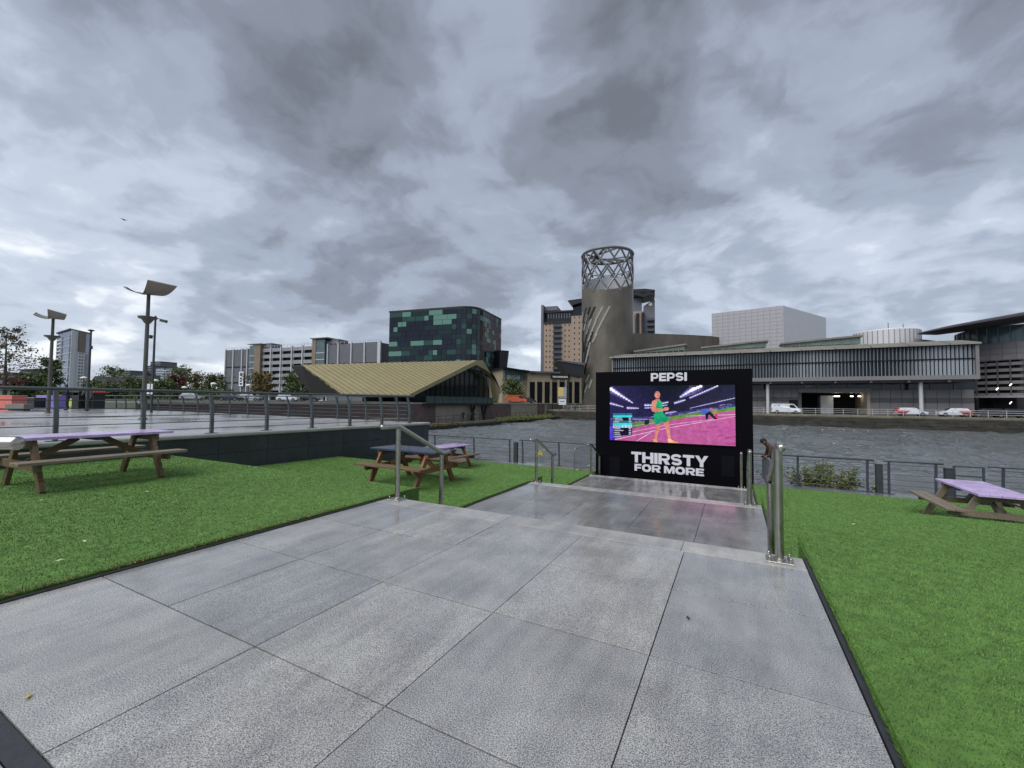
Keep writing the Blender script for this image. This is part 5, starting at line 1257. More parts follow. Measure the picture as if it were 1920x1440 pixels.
# dark angular canopy at the tower foot
mat('canopy_dark', C(52, 54, 54), .5, .3)
q0 = cen; f = Fac(1045, 103, 1096, 104, QUAY_Z); t = thing('entrance_canopy', 'dark angular canopy jutting left from the steel tower', 'canopy', f.loc, f.rz)
MB().slab([(f.u(1047), 0, f.z(1047, 676)), (f.u(1063), 0, f.z(1063, 700)), (f.u(1095), 0, f.z(1095, 707)), (f.u(1095), 0, f.z(1095, 683))], (0, 5, 0)).build('soffit', 'canopy_dark', t)
MB().slab([(f.u(1046), -.2, f.z(1046, 675.4)), (f.u(1047), -.2, f.z(1047, 677)), (f.u(1095), -.2, f.z(1095, 685)), (f.u(1095), -.2, f.z(1095, 680))], (0, 5.4, 0)).build('roof_edge', 'cladding_grey', t)
MB().tube([(f.u(1070), 2, 0), (f.u(1070), 2, f.z(1070, 700))], .2, 8).build('prop', 'canopy_dark', t)
# ------------------------------------------------------------------ arts centre: long louvred gallery on columns
mat('louvre', C(150, 158, 166), .35, .3, var=.2, vscale=.2); mat('gallery_glass', C(34, 44, 52), .1, .1, .6, var=.3, vscale=.3); mat('roof_pale', C(124, 122, 113), .5, .1, var=.2, vscale=.5); mat('panel_grey', C(124, 122, 124), .55, .1, var=.1, vscale=.4); mat('panel_band', C(84, 84, 88), .5); mat('roof_glass', C(112, 130, 124), .25, .1, .5, var=.25, vscale=.3)
GY = 100.; gx0 = float(ony(1148, 690, GY)[0]); gx1 = float(ony(1834, 690, GY)[0]); G0 = (gx0, GY, QUAY_Z)
t = thing('gallery_building', 'long grey waterfront gallery with upright louvres carried above the quay on white columns', 'gallery', G0)
GL = gx1-gx0; gz = lambda x, y: float(ony(x, y, GY)[2])-QUAY_Z
zbot, ztop = gz(1640, 713), (gz(1834, 641)+gz(1640, 649)+gz(1300, 666))/3
gu = lambda x, Y=GY: float(ony(x, 700, Y)[0])-gx0
MB().box(0, GL, .75, 16, zbot+.4, ztop-.3).build('core', 'void', t)
MB().box(.1, GL-.1, .6, .74, zbot+.9, ztop-.2).build('glazing', 'gallery_glass', t)
MB().box(-.1, GL+.1, -.3, 16, zbot, zbot+.75).build('floor_edge', 'panel_grey', t)
MB().box(GL-.35, GL+.1, -.3, 14, zbot+.75, ztop).build('end_wall', 'panel_grey', t)
MB().box(-.1, .2, -.1, 14, zbot+.75, ztop).build('end_wall', 'panel_grey', t)
MB().slab([(-.5, -.7, ztop-.25), (GL+.3, -.7, ztop-.25), (GL-.8, 3.2, ztop+.65), (1.5, 3.2, ztop+.65)], (0, .05, .28)).build('roof_slope', 'roof_pale', t)
MB().box(1, GL-3, 3.2, 17, ztop+.3, ztop+.75).build('roof', 'roof_pale', t)
zmid = (zbot+.75+ztop)/2+.1; nf = int(GL/.535)
MB().box(0, GL, -.05, .6, zmid-.09, zmid+.09).build('transom', 'void', t)
me_u = MB().box(-.035, .035, -.19, .19, 0, ztop-.3-zmid-.1).mesh('louvre', 'louvre'); me_l = MB().box(-.035, .035, -.19, .19, 0, zmid-.1-zbot-.8).mesh('louvre', 'louvre')
for i in range(nf):
    x = .35+i*(GL-.7)/(nf-1); w_ = i/nf
    au = .5+.42*sin(w_*21+.8)+random.uniform(-.1, .1); al = au+.25*sin(w_*15)
    inst(me_u, 'louvre', t, (x, .2, zmid+.1), au); inst(me_l, 'louvre', t, (x, .2, zbot+.78), al)
for i in range(int(GL/5.3)+1):
    x = min(GL-.2, i*5.3+.3); MB().obox((x, -.75, ztop-.1), (x, 3.3, ztop+.85), .16, .3).build('roof_rib', 'panel_grey', t); MB().box(x-.2, x+.2, -.1, 3, zbot-.45, zbot).build('floor_rib', 'panel_band', t)
MB().box(.5, GL-.5, .6, 15, zbot-.4, zbot).build('soffit', 'panel_band', t)
# lower storey set back under the gallery
LY = 4.2; lu = lambda x: gu(x, GY+LY); lz = lambda x, y: float(ony(x, y, GY+LY)[2])-QUAY_Z
def LB(nm, x0, y0, x1, y1, d0, d1, m):
    xm = (x0+x1)/2; return MB().box(lu(x0), lu(x1), LY+d0, LY+d1, max(0, lz(xm, y1)), lz(xm, y0)).build(nm, m, t)
LB('upper_band', 1150, 716, 1500, 731, .6, 4, 'glass_dark'); LB('upper_band', 1500, 716, 1833, 731, .6, 4, 'gallery_glass')
for (xa, xb) in ((1150, 1500), (1628, 1826)):
    zt = lz((xa+xb)/2, 731); ua, ub = lu(xa), lu(xb)
    MB().box(ua, ub, LY+.3, LY+8, 0, zt).build('wall_core', 'panel_grey', t)
    nb = max(3, int((ub-ua)/1.5))
    for k_ in range(nb):
        a, b_ = ua+(ub-ua)*k_/nb, ua+(ub-ua)*(k_+1)/nb
        for (za, zb, mm) in ((0, zt*.22, 'panel_grey'), (zt*.22, zt*.5, 'panel_grey'), (zt*.5, zt*.68, 'panel_band'), (zt*.68, zt, 'panel_grey')):
            MB().box(a+.03, b_-.03, LY+.12, LY+.3, za+.03, zb-.03).build('wall_panel', mm, t)
for px in (1428, 1532, 1560, 1590, 1655, 1690, 1745, 1790): LB('window_mullion', px, 717, px+2.2, 731, .4, .62, 'panel_grey')
# loading bay
za = lz(1560, 731)
LB('bay_lintel', 1496, 729, 1632, 736, -.3, 6, 'panel_grey')
MB().box(lu(1498), lu(1630), LY+9, LY+9.3, 0, za).build('bay_back', 'void', t); LB('bay_side', 1496, 734, 1502, 790, 0, 9, 'panel_band'); LB('bay_side', 1624, 734, 1630, 790, -.2, 9, 'pale_concrete')
LB('bay_box', 1545, 741, 1570, 790, 4.5, 8.6, 'white_render')
m_l = bpy.data.materials.new('bay_lamp'); m_l.use_nodes = True; MATS['bay_lamp'] = m_l; b = m_l.node_tree.nodes['Principled BSDF']; b.inputs['Emission Color'].default_value = (1, .86, .62, 1); b.inputs['Emission Strength'].default_value = 4; b.inputs['Base Color'].default_value = (.8, .8, .8, 1)
for px, w_ in ((1575, 9), (1604, 4), (1619, 4)):
    u_ = lu(px); z_ = lz(px, 742.5); MB().box(u_-w_*.05, u_+w_*.05, LY+3.2, LY+3.6, z_-.08, z_+.08).build('bay_lamp', 'bay_lamp', t)
LB('service_hatch', 1479, 750, 1495, 768, -.05, .15, 'void'); LB('bay_light_strip', 1510, 724, 1521, 725.2, .5, .62, 'notice_white')
for px in (1437, 1714):
    MB().tube([(lu(px)-.0, 1.3, 0), (lu(px), 1.3, zbot)], .3, 14).build('column', 'column_white', t, True)
# stepped rooflights
for (xa, xb, ya, yb, yl) in ((1192, 1283, 659, 646, 662), (1318, 1436, 652, 638.5, 656), (1468, 1612, 644, 629.5, 650)):
    Y_ = GY+7; q = lambda x, y: (float(ony(x, y, Y_)[0])-gx0, 7., float(ony(x, y, Y_)[2])-QUAY_Z)
    MB().slab([q(xa, ya), q(xa, yl), q(xb, yl-6), q(xb, yb)], (0, 4, 0)).build('rooflight', 'roof_glass', t)
    a, b_ = q(xa, ya-1.2), q(xb, yb-1.4); MB().slab([(a[0]-.4, 6.5, a[2]), (b_[0]+.5, 6.5, b_[2]), (b_[0]+.5, 6.5, b_[2]-.35), (a[0]-.4, 6.5, a[2]-.35)], (0, 5, 0)).build('rooflight_cap', 'roof_pale', t)
    n_m = 9
    for k_ in range(n_m+1):
        s = k_/n_m; x_ = a[0]+(b_[0]-a[0])*s; z1_ = a[2]+(b_[2]-a[2])*s; MB().box(x_-.06, x_+.06, 6.85, 7.0, ztop+.3, z1_-.2).build('rooflight_mullion', 'roof_pale', t)
# ------------------------------------------------------------------ arts centre: steel curve, white fly tower, drums and oval roof
t = thing('steel_hall', 'low curved steel clad hall roof between the lattice tower and white block', 'hall', (gx0, 118, QUAY_Z))
ptsx = [(1180, 112), (1230, 113), (1290, 114), (1335, 117), (1362, 122), (1384, 130)]; tops = [625, 625.5, 627.5, 630, 634, 641]
front = [at(x, 752, d)[:2]-np.array([gx0, 118]) for x, d in ptsx]; zz = [zat(x, y, at(x, 752, d))-QUAY_Z for (x, d), y in zip(ptsx, tops)]
pl_ = [tuple(p) for p in front]+[(front[-1][0]-2, front[-1][1]+14), (front[0][0]-4, front[0][1]+14)]
MB().prism(pl_, 0, 0, zz+[zz[-1]-2, zz[0]-2]).build('steel_wall', 'steel_clad', t)
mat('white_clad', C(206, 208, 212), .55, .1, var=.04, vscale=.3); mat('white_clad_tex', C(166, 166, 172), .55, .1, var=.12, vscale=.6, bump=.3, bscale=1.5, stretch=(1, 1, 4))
K_ = at(1470, 752, 110)[:2]; A_ = at(1336, 752, 121)[:2]; B_ = at(1551, 752, 125)[:2]; D_ = A_+B_-K_; og = K_
zt = zat(1470, 572.5, K_)-QUAY_Z
t = thing('fly_tower', 'plain white metal clad block rising above the gallery roof', 'building', (og[0], og[1], QUAY_Z))
MB().prism([tuple(q-og) for q in (A_, K_, B_, D_)], 0, zt-.1).build('core', 'white_clad', t)
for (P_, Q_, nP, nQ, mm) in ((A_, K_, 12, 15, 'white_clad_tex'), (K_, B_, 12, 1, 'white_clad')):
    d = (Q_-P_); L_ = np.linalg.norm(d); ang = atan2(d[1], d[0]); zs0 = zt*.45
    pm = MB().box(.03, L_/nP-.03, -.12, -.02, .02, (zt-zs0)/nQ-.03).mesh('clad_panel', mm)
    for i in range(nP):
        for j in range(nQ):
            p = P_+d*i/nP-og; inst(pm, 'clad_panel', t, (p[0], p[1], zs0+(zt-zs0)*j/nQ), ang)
t = thing('roof_drum', 'pale round plant drum on the arts centre roof', 'drum', (0, 0, QUAY_Z)); q = at(1664, 752, 100); t.location = (q[0], q[1], QUAY_Z)
zt = zat(1664, 622, q)-QUAY_Z; MB().lathe([(6.1, 0), (6.1, zt-.2), (5.9, zt), (0.1, zt+.25)], 48).build('drum_wall', 'white_clad', t, True)
for i in range(40): a = 2*pi*i/40; MB().box(6.1, 6.18, -.05, .05, zt*.5, zt-.3).build('seam', 'panel_grey', t, rz=a)
for (dx, h_) in ((.5, 2.2), (3.2, 1.7)): MB().tube([(dx, 0, zt), (dx, 0, zt+h_)], .07, 5).build('mast', 'mast_dark', t)
# right wing: clad drum, glazed upper storey, oval roof
q = at(1935, 752, 84); og = q[:2]; Rw = float(np.linalg.norm((at(1834, 752, 84)-q)[:2]))*1.02
t = thing('theatre_wing', 'rounded theatre wing with grey cladding, banded windows and glazed top storey at the right edge', 'theatre', (og[0], og[1], QUAY_Z))
Z = lambda y: zat(1880, y, at(1880, 752, 77))-QUAY_Z
def ringwall(nm, r_, z0_, z1_, m, n_=64): return MB().lathe([(r_, z0_), (r_, z1_)], n_).build(nm, m, t, True)
ringwall('clad_wall', Rw, Z(672), Z(637), 'panel_grey'); ringwall('upper_glazing', Rw*.93, Z(638), Z(604), 'mall_glass'); ringwall('lower_glazing', Rw*.94, 0, Z(672), 'glass_dark')
for k_ in range(6):
    za, zb = Z(742-k_*12), Z(736-k_*12); ringwall('sill_band', Rw*.98, za, zb, 'panel_grey')
for i in range(40):
    a = 2*pi*i/40; MB().box(Rw*.985, Rw*1.0, -.08, .08, Z(745), Z(672)).build('mullion', 'panel_band', t, rz=a); MB().box(Rw*.932, Rw*.95, -.05, .05, Z(637), Z(605)).build('glazing_bar', 'spandrel', t, rz=a)
    for j in range(3):
        MB().box(Rw*1.001, Rw*1.006, -Rw*pi/41, Rw*pi/41, Z(671-j*11.4)+.03, Z(660-j*11.4)-.03).build('clad_panel', 'panel_grey', t, rz=a)
MB().lathe([(Rw*1.08, Z(745)-.0), (Rw*1.08, Z(741))], 48).build('entrance_canopy', 'spandrel', t)
for (px, py) in ((1868, 731), (1893, 723), (1893, 757)):
    w_ = at(px, py, 73)-np.array([og[0], og[1], QUAY_Z]); MB().obox(tuple(w_), (w_[0]+.3, w_[1]+.12, w_[2]+.32), .07, .07).build('lamp', 'bay_lamp', t)
MB().slab([(float(at(1716, 752, 92)[0])-og[0], float(at(1716, 752, 92)[1])-og[1], 0), (-Rw*.8, -2, 0), (-Rw*.8, -2, Z(629)-.5), (float(at(1716, 752, 92)[0])-og[0], float(at(1716, 752, 92)[1])-og[1], zat(1716, 634, at(1716, 752, 92))-QUAY_Z)], (2, 6, 0)).build('link_wall', 'panel_grey', t)
mat('oval_dark', C(52, 44, 48), .45, .2, var=.1, vscale=.3)
tip = at(1741, 622, 84); mb = MB(); n_ = 64; RX, RY_ = 26., 13.
prof = [(.02, -.9), (.55, -1.0), (.86, -.75), (.985, -.15), (1., .05), (.985, .2), (.8, .55), (.4, .8), (.02, .85)]
ov = thing('oval_roof', 'dark oval saucer roof hovering over the theatre wing at the right edge', 'roof', (0, 0, 0))
dirr = np.array([cos(YAW-.06), sin(YAW-.06)]); tilt = .165
for (r_, z_) in prof:
    for j in range(n_):
        a = 2*pi*j/n_; lx, ly = r_*RX*cos(a), r_*RY_*sin(a); mb.v.append((lx*dirr[0]-ly*dirr[1], lx*dirr[1]+ly*dirr[0], z_*1.15+lx*tilt))
for i in range(len(prof)-1):
    for j in range(n_): j2 = (j+1) % n_; mb.f.append((i*n_+j, i*n_+j2, (i+1)*n_+j2, (i+1)*n_+j))
mb.f += [tuple(reversed(range(n_))), tuple((len(prof)-1)*n_+j for j in range(n_))]
mb.build('saucer', 'oval_dark', ov, True); ov.location = (float(tip[0]+dirr[0]*RX), float(tip[1]+dirr[1]*RX), float(tip[2]+RX*tilt))

# ------------------------------------------------------------------ gold roofed pavilion on the left bank
mat('gold_roof', C(170, 161, 126), .42, .45, var=.08, vscale=.4); mat('gold_rib', C(146, 138, 106), .45, .45); mat('pav_dark', C(20, 18, 18), .7); mat('pav_glass', C(40, 48, 46), .1, 0, .6, var=.3, vscale=.3)
EL_ = np.array([-49.4, 42., 2.25]); ER_ = np.array([-43.0, 49.8, 2.25])
AP = onx(893, 676, -43.5); _n = np.cross(ER_-EL_, AP-EL_); _d = ray(566, 684); RL = CO+_d*(((EL_-CO)@_n)/(_d@_n)); print('ridge left', RL, AP); TP_ = at(547, 685.5, 75.)
og = np.array([-46., 50., LAND])
t = thing('pavilion', 'bar pavilion with a folded gold metal roof and glazed gable on the dockside', 'pavilion', tuple(og))
def bil(s, v): return (1-s)*(1-v)*EL_+s*(1-v)*ER_+s*v*AP+(1-s)*v*RL
mb = MB(); n_ = 14
for lay in (0, .25):
    for j in range(n_+1):
        for i in range(n_+1): p = bil(i/n_, j/n_)-og; mb.v.append((p[0], p[1], p[2]-lay))
k2 = (n_+1)**2
for j in range(n_):
    for i in range(n_): a = j*(n_+1)+i; q = (a, a+1, a+n_+2, a+n_+1); mb.f.append(q); mb.f.append(tuple(k2+x for x in reversed(q)))
edge = [i for i in range(n_+1)]+[j*(n_+1)+n_ for j in range(1, n_+1)]+[n_*(n_+1)+i for i in range(n_-1, -1, -1)]+[j*(n_+1) for j in range(n_-1, 0, -1)]
for a, b_ in zip(edge, edge[1:]+edge[:1]): mb.f.append((b_, a, k2+a, k2+b_))
mb.build('roof_plane', 'gold_roof', t)
_e1 = (AP-RL)/np.linalg.norm(AP-RL); _nn = _n/np.linalg.norm(_n); _nn = _nn if _nn[2] > 0 else -_nn; _e2 = np.cross(_nn, _e1)
def onroof(x, y): d = ray(x, y); return CO+d*(((EL_-CO)@_n)/(d@_n))
def r2(p): return np.array([(p-RL)@_e1, (p-RL)@_e2])
_q = [r2(p) for p in (EL_, ER_, AP, RL)]; _sd = r2(onroof(665, 738))-r2(onroof(590, 690)); _sd /= np.linalg.norm(_sd); _sn = np.array([-_sd[1], _sd[0]])
_o = [p@_sn for p in _q]; k_ = 0; ofs = np.arange(min(_o)+.3, max(_o), .78)
for of in ofs:      # standing seams run aslant from the ridge down to the eave
    hits = []
    for i in range(4):
        p, q_ = _q[i], _q[(i+1) % 4]; d0, d1 = p@_sn-of, q_@_sn-of
        if d0*d1 < 0: hits.append(p+(q_-p)*d0/(d0-d1))
    if len(hits) == 2:
        a, b_ = [RL+h_[0]*_e1+h_[1]*_e2+_nn*.05-og for h_ in hits]; MB().obox(tuple(a), tuple(b_), .11, .13, tuple(_nn)).build('roof_seam', 'gold_rib', t)
L3 = lambda *a: [tuple(np.array(q, float)-og) for q in a]
MB().slab(L3(RL, AP, (-56, 72, 2.2), (-70, 60, 2.2)), (0, 0, -.25)).build('back_roof', 'gold_roof', t)
u585 = at(585, 740, 64.); MB().slab(L3(TP_, RL, EL_, u585), (0, 0, -.3)).build('verge_soffit', 'pav_dark', t)
mb = MB(); pts_ = [onx(x, y, -42.6) for x, y in ((780, 742), (893, 684), (928, 707), (934, 730), (934, 757), (790, 757))]
MB().slab([(p[0]-og[0]-2.2, p[1]-og[1], p[2]-LAND) for p in pts_], (-.2, 0, 0)).build('gable_glazing', 'pav_glass', t)
for px in range(800, 932, 9):
    y1_ = 742-(px-780)*58/113. if px < 893 else 684+(px-893)*23/35.
    a, b_ = onx(px, y1_+2, -44.7)-og, onx(px, 757, -44.7)-og; MB().box(a[0]-.04, a[0]+.06, a[1]-.05, a[1]+.05, 0, a[2]).build('mullion', 'frame_dark', t)
X_ = -42.6
rim = [(893, 675.5), (930, 711.5), (927.5, 707.5), (893, 684)]
MB().slab(L3(*[onx(x, y, X_) for x, y in ((893, 675.5), (906, 675.5), (931, 712), (938, 731), (928, 707), (912, 694), (893, 684))]), (-1.2, 0, 0)).build('gable_rim', 'gold_roof', t)
MB().slab(L3(*[onx(x, y, X_) for x, y in ((927, 706), (938.5, 730), (933.5, 757), (931, 735))]), (-1.2, 0, 0)).build('gable_leg', 'gold_roof', t)
MB().slab(L3(*[onx(x, y, X_) for x, y in ((776, 742), (893, 684), (893, 675.5), (770, 738))]), (-.3, 0, 0)).build('gable_verge', 'gold_roof', t)
MB().box(-6, .4, -6, 27, 0, .12).build('floor', 'pav_dark', t); MB().box(-11, -6, 3, 24, 0, 3.6).build('inner_wall', 'pav_dark', t)
for i in range(8):
    MB().box(-3+.2*(i % 3), -2.2+.2*(i % 3), 2+i*2.8, 3.1+i*2.8, .12, 1.2+.3*(i % 2)).build('terrace_seat', 'pav_dark' if i % 2 else 'cloth_grey', t)
t = thing('terrace_deck', 'dark cantilevered terrace deck with glass balustrade on slanting struts over the dockside walk', 'terrace', (-41, 49.5, LAND))
MB().box(-2.5, .9, 0, 19.5, -.3, .06).build('deck', 'frame_dark', t)
mat('balustrade_glass', C(70, 86, 84), .08, 0, .5)
for i in range(10): MB().box(.8, .84, i*1.95+.05, i*1.95+1.9, .06, 1.1).build('glass_panel', 'balustrade_glass', t); MB().box(.78, .86, i*1.95-.03, i*1.95+.03, .06, 1.12).build('balustrade_post', 'frame_dark', t)
for y in (12.2, 13.4, 15.6, 17.4): MB().obox((.7, y, -.3), (.6, y+(1.1 if y in (12.2, 15.6) else -1.0), -2.95), .28, .28, (1, 0, 0)).build('strut', 'frame_dark', t)
rng = np.random.default_rng(3); pts = np.stack([rng.normal(-42.2, .3, 1600), 53+20*rng.random(1600), LAND+.15+.75*rng.random(1600)], 1); V, Fq = leaves(pts, .3, .5, rng); o = npmesh('terrace_plants', V, Fq, 'leaf_green'); tag(o, 'planting along the pavilion terrace behind the glass balustrade', 'plants', kind='stuff')
struct('plaza_steps', MB().box(-41.0, -38.2, 28, 44, -2.0, -1.0), 'walk_stone')
# ------------------------------------------------------------------ far skyline on the left
f = Fac(102, 352, 127, 330, LAND); g_ = Fac(127, 330, 163, 352, LAND)
t = thing('high_rise', 'white and blue glass high rise with a tan top panel behind the far plaza lamp', 'high rise', f.loc, f.rz)
H = f.z(115, 619)
p4 = [np.array([0, 0]), np.array([f.L, 0])]
rel = g_.b-f.a; ux = np.array([f.d[0], f.d[1]]); uy = np.array([-f.d[1], f.d[0]]); pb = np.array([rel@ux, rel@uy]); pd = pb-p4[1]
MB().prism([tuple(p4[0]), tuple(p4[1]), tuple(pb), tuple(pb-p4[1])], 0, H-1).build('core', 'glass_blue', t)
MB().prism([(-1, -1), (f.L+.3, -1.2), tuple(pb+np.array([1.2, -.3])), tuple(pb-p4[1]+np.array([-.5, 1]))], H-1, H).build('roof', 'frame_dark', t)
for k_ in range(9): MB().box(0, f.L, -.35, 0, k_*H/9.6+1, k_*H/9.6+1.5).build('floor_band', 'column_white', t)
for s in (.0, .36, .92): MB().box(f.L*s, f.L*s+.8, -.6, .05, 0, H-5).build('white_fin', 'column_white', t)
d2 = pd/np.linalg.norm(pd); a2 = atan2(d2[1], d2[0]); L2 = float(np.linalg.norm(pd))
def side(nm, s0, s1, z0_, z1_, m, pr=.3):
    o = MB().box(L2*s0, L2*s1, -pr, .02, z0_, z1_).build(nm, m, t, loc=(f.L, 0, 0), rz=a2); return o
side('white_bay', 0, .2, 0, H-1, 'white_render'); side('white_bay', .2, .34, 0, H-1, 'column_white', .2); side('tan_panel', .36, .74, H*.68, H-1.2, 'brick_tan', .45); side('white_bay', .34, .72, 0, H*.68, 'white_render', .35); side('white_bay', .72, .86, 0, H*.66, 'spandrel', .3)
for r_ in range(14):
    z_ = 1.5+r_*H*.68/14.3
    for s in (.42, .56): side('window', s, s+.09, z_, z_+1.5, 'glass_dark', .42)
for r_ in range(16): MB().box(.3, f.L*.33, -.8, 0, 1+r_*H*.9/16, 1.9+r_*H*.9/16).build('balcony', 'white_render', t)
for i, (xa, xb, yt, dpt, m_, lab) in enumerate(((222, 241, 696, 700, 'cladding_grey', 'small square grey tower block on the far horizon'), (279, 297.5, 679, 760, 'cladding_grey', 'taller grey tower behind the two blue glass ones'), (290, 306, 690, 690, 'glass_blue', 'pale blue glass tower left of the darker one'), (304, 319, 690.5, 670, 'glass_blue', 'darker blue glass tower at the right of the far cluster'), (268, 281, 687, 720, 'cladding_grey', 'grey block half hidden behind the near lamp pole'), (252, 268, 704, 640, 'cladding_grey', 'low grey block far behind the trees'))):
    f = Fac(xa, dpt, xb, dpt*.985, LAND); t = thing('far_tower', lab, 'tower block', f.loc, f.rz, 'far tower blocks on the horizon')
    H = f.z((xa+xb)/2, yt); MB().box(0, f.L, 0, f.L*.9, 0, H).build('wall', m_, t)
    for k_ in range(1, 12): MB().box(-.05, f.L+.05, -.3, -.02, k_*H/12, k_*H/12+H*.03).build('window_band', 'glass_dark' if m_ == 'cladding_grey' else 'column_white', t)
    MB().box(-.3, f.L+.3, -.3, f.L*.9+.3, H, H+1.2).build('parapet', 'frame_dark', t)
for (xa, xb, yt, dpt, lab) in ((36, 74, 694, 150, 'low grey blue apartment block left of the far lamp'), (-30, 30, 702, 120, 'low dark building behind the tall sparse tree')):
    f = Fac(xa, dpt, xb, dpt*.97, LAND); t = thing('low_building', lab, 'building', f.loc, f.rz); H = f.z((xa+xb)/2, yt)
    MB().box(0, f.L, 0, 3, 0, H).build('wall', 'cladding_grey', t); MB().box(-.4, f.L+.4, -.5, 3.5, H, H+.4).build('roof', 'frame_dark', t)
    for k_ in range(6):
        for r_ in range(2): MB().box(f.L*(k_+.2)/6, f.L*(k_+.75)/6, -.06, .02, H*(.25+.35*r_), H*(.45+.35*r_)).build('window', 'glass_blue', t)
f = Fac(160, 108, 197, 106, LAND); t = thing('gabled_house', 'dark gabled roof house beyond the plaza', 'house', f.loc, f.rz); mat('slate', C(70, 68, 72), .7)
H = f.z(178, 705); MB().box(.3, f.L-.3, 0, 8, 0, H*.5).build('wall', 'brick_tan', t); MB().slab([(0, -.3, H*.45), (f.L, -.3, H*.45), (f.L/2, -.3, H)], (0, 8.6, 0)).build('roof', 'slate', t)
# red footbridge at the far left
mat('bridge_red', C(116, 58, 56), .5)
f = Fac(-10, 62, 84, 74, LAND); t = thing('footbridge', 'red sloping footbridge beam at the far left behind the trees', 'bridge', f.loc, f.rz)
zA, zB = f.z(0, 709), f.z(84, 719); MB().obox((0, 0, zA), (f.L, 0, zB), .3, .5).build('girder', 'bridge_red', t); MB().obox((0, 2, zA-.9), (f.L, 2, zB-.6), .3, .4).build('girder', 'bridge_red', t)
for k_ in range(9): s = k_/8.; MB().obox((f.L*s, 0, zA+(zB-zA)*s), (f.L*s, 0, zA+(zB-zA)*s-1.0), .12, .12, (1, 0, 0)).build('hanger', 'bridge_red', t)
MB().obox((0, 1, zA-1.3), (f.L, 1, zB-1.1), 2.2, .25).build('deck', 'cladding_grey', t)
for s in (.15, .85): MB().box(f.L*s-.3, f.L*s+.3, .6, 1.4, 0, zA-1.2).build('pier', 'cladding_grey', t)
# globe street lamps beyond the plaza
mat('lamp_globe', C(230, 228, 208), .4)
for (px, py, dpt, lab) in ((155, 708, 80, 'white domed street lamp left of the gabled roof'), (290, 713, 84, 'white domed street lamp beside the camera mast'), (345, 726, 90, 'white domed street lamp right of the red tree'), (399, 719, 86, 'white domed street lamp near the car park corner'), (465, 722, 88, 'white domed street lamp before the car park')):
    q = at(px, 752, dpt); h_ = zat(px, py, q)-LAND; t = thing('street_lamp', lab, 'street lamp', (q[0], q[1], LAND), 0, 'domed street lamps beyond the plaza')
    MB().tube([(0, 0, 0), (0, 0, h_-.2)], .07, 8).build('pole', 'mast_dark', t); MB().lathe([(.1, -.25), (.5, -.18), (.55, -.05), (.4, .12), (.1, .22)], 14, (0, 0, h_)).build('dome', 'lamp_globe', t, True)

# ------------------------------------------------------------------ quay railings and vehicles
def plain_rail(label, p0, p1, z, n, m, h=1.1, bars=(.4, .75, 1.1), r=.035):
    p0, p1 = Vector(p0), Vector(p1); d = p1-p0; L = d.length; t = thing('railing', label, 'railing', (p0.x, p0.y, z), atan2(d.y, d.x))
    pm = MB().tube([(0, 0, 0), (0, 0, h)], r*1.2, 6).mesh('post', m)
    for i in range(n+1): inst(pm, 'post', t, (L*i/n, 0, 0))
    for b_ in bars: MB().tube([(0, 0, b_), (L, 0, b_)], r, 6).build('rail', m, t)
mat('rail_white', C(176, 178, 178), .5); mat('rail_black', C(40, 42, 46), .5)
plain_rail('pale three bar railing along the far quay edge', (-37, QUAY_Y+.6, 0), (60, QUAY_Y+.6, 0), QUAY_Z+.02, 46, 'rail_white')
plain_rail('black railing along the low dockside walk below the pavilion', (-38.15, 46, 0), (-38.15, 95, 0), -1.98, 26, 'rail_black', 1.1, (.55, 1.1), .03)
mat('van_white', C(206, 212, 220), .25, 0, .5, coat=.4); mat('car_red', C(176, 34, 38), .3, coat=.4); mat('car_dark', C(26, 28, 38), .25, coat=.5); mat('car_silver', C(150, 156, 162), .3, .3, coat=.4); mat('tyre', C(20, 20, 21), .8); mat('rim', C(130, 132, 136), .35, .7); mat('headlight', C(220, 224, 228), .15); mat('tail_light', C(150, 20, 22), .3); mat('orange_paint', C(170, 78, 40), .5); mat('stripe_white', C(220, 220, 224), .5)
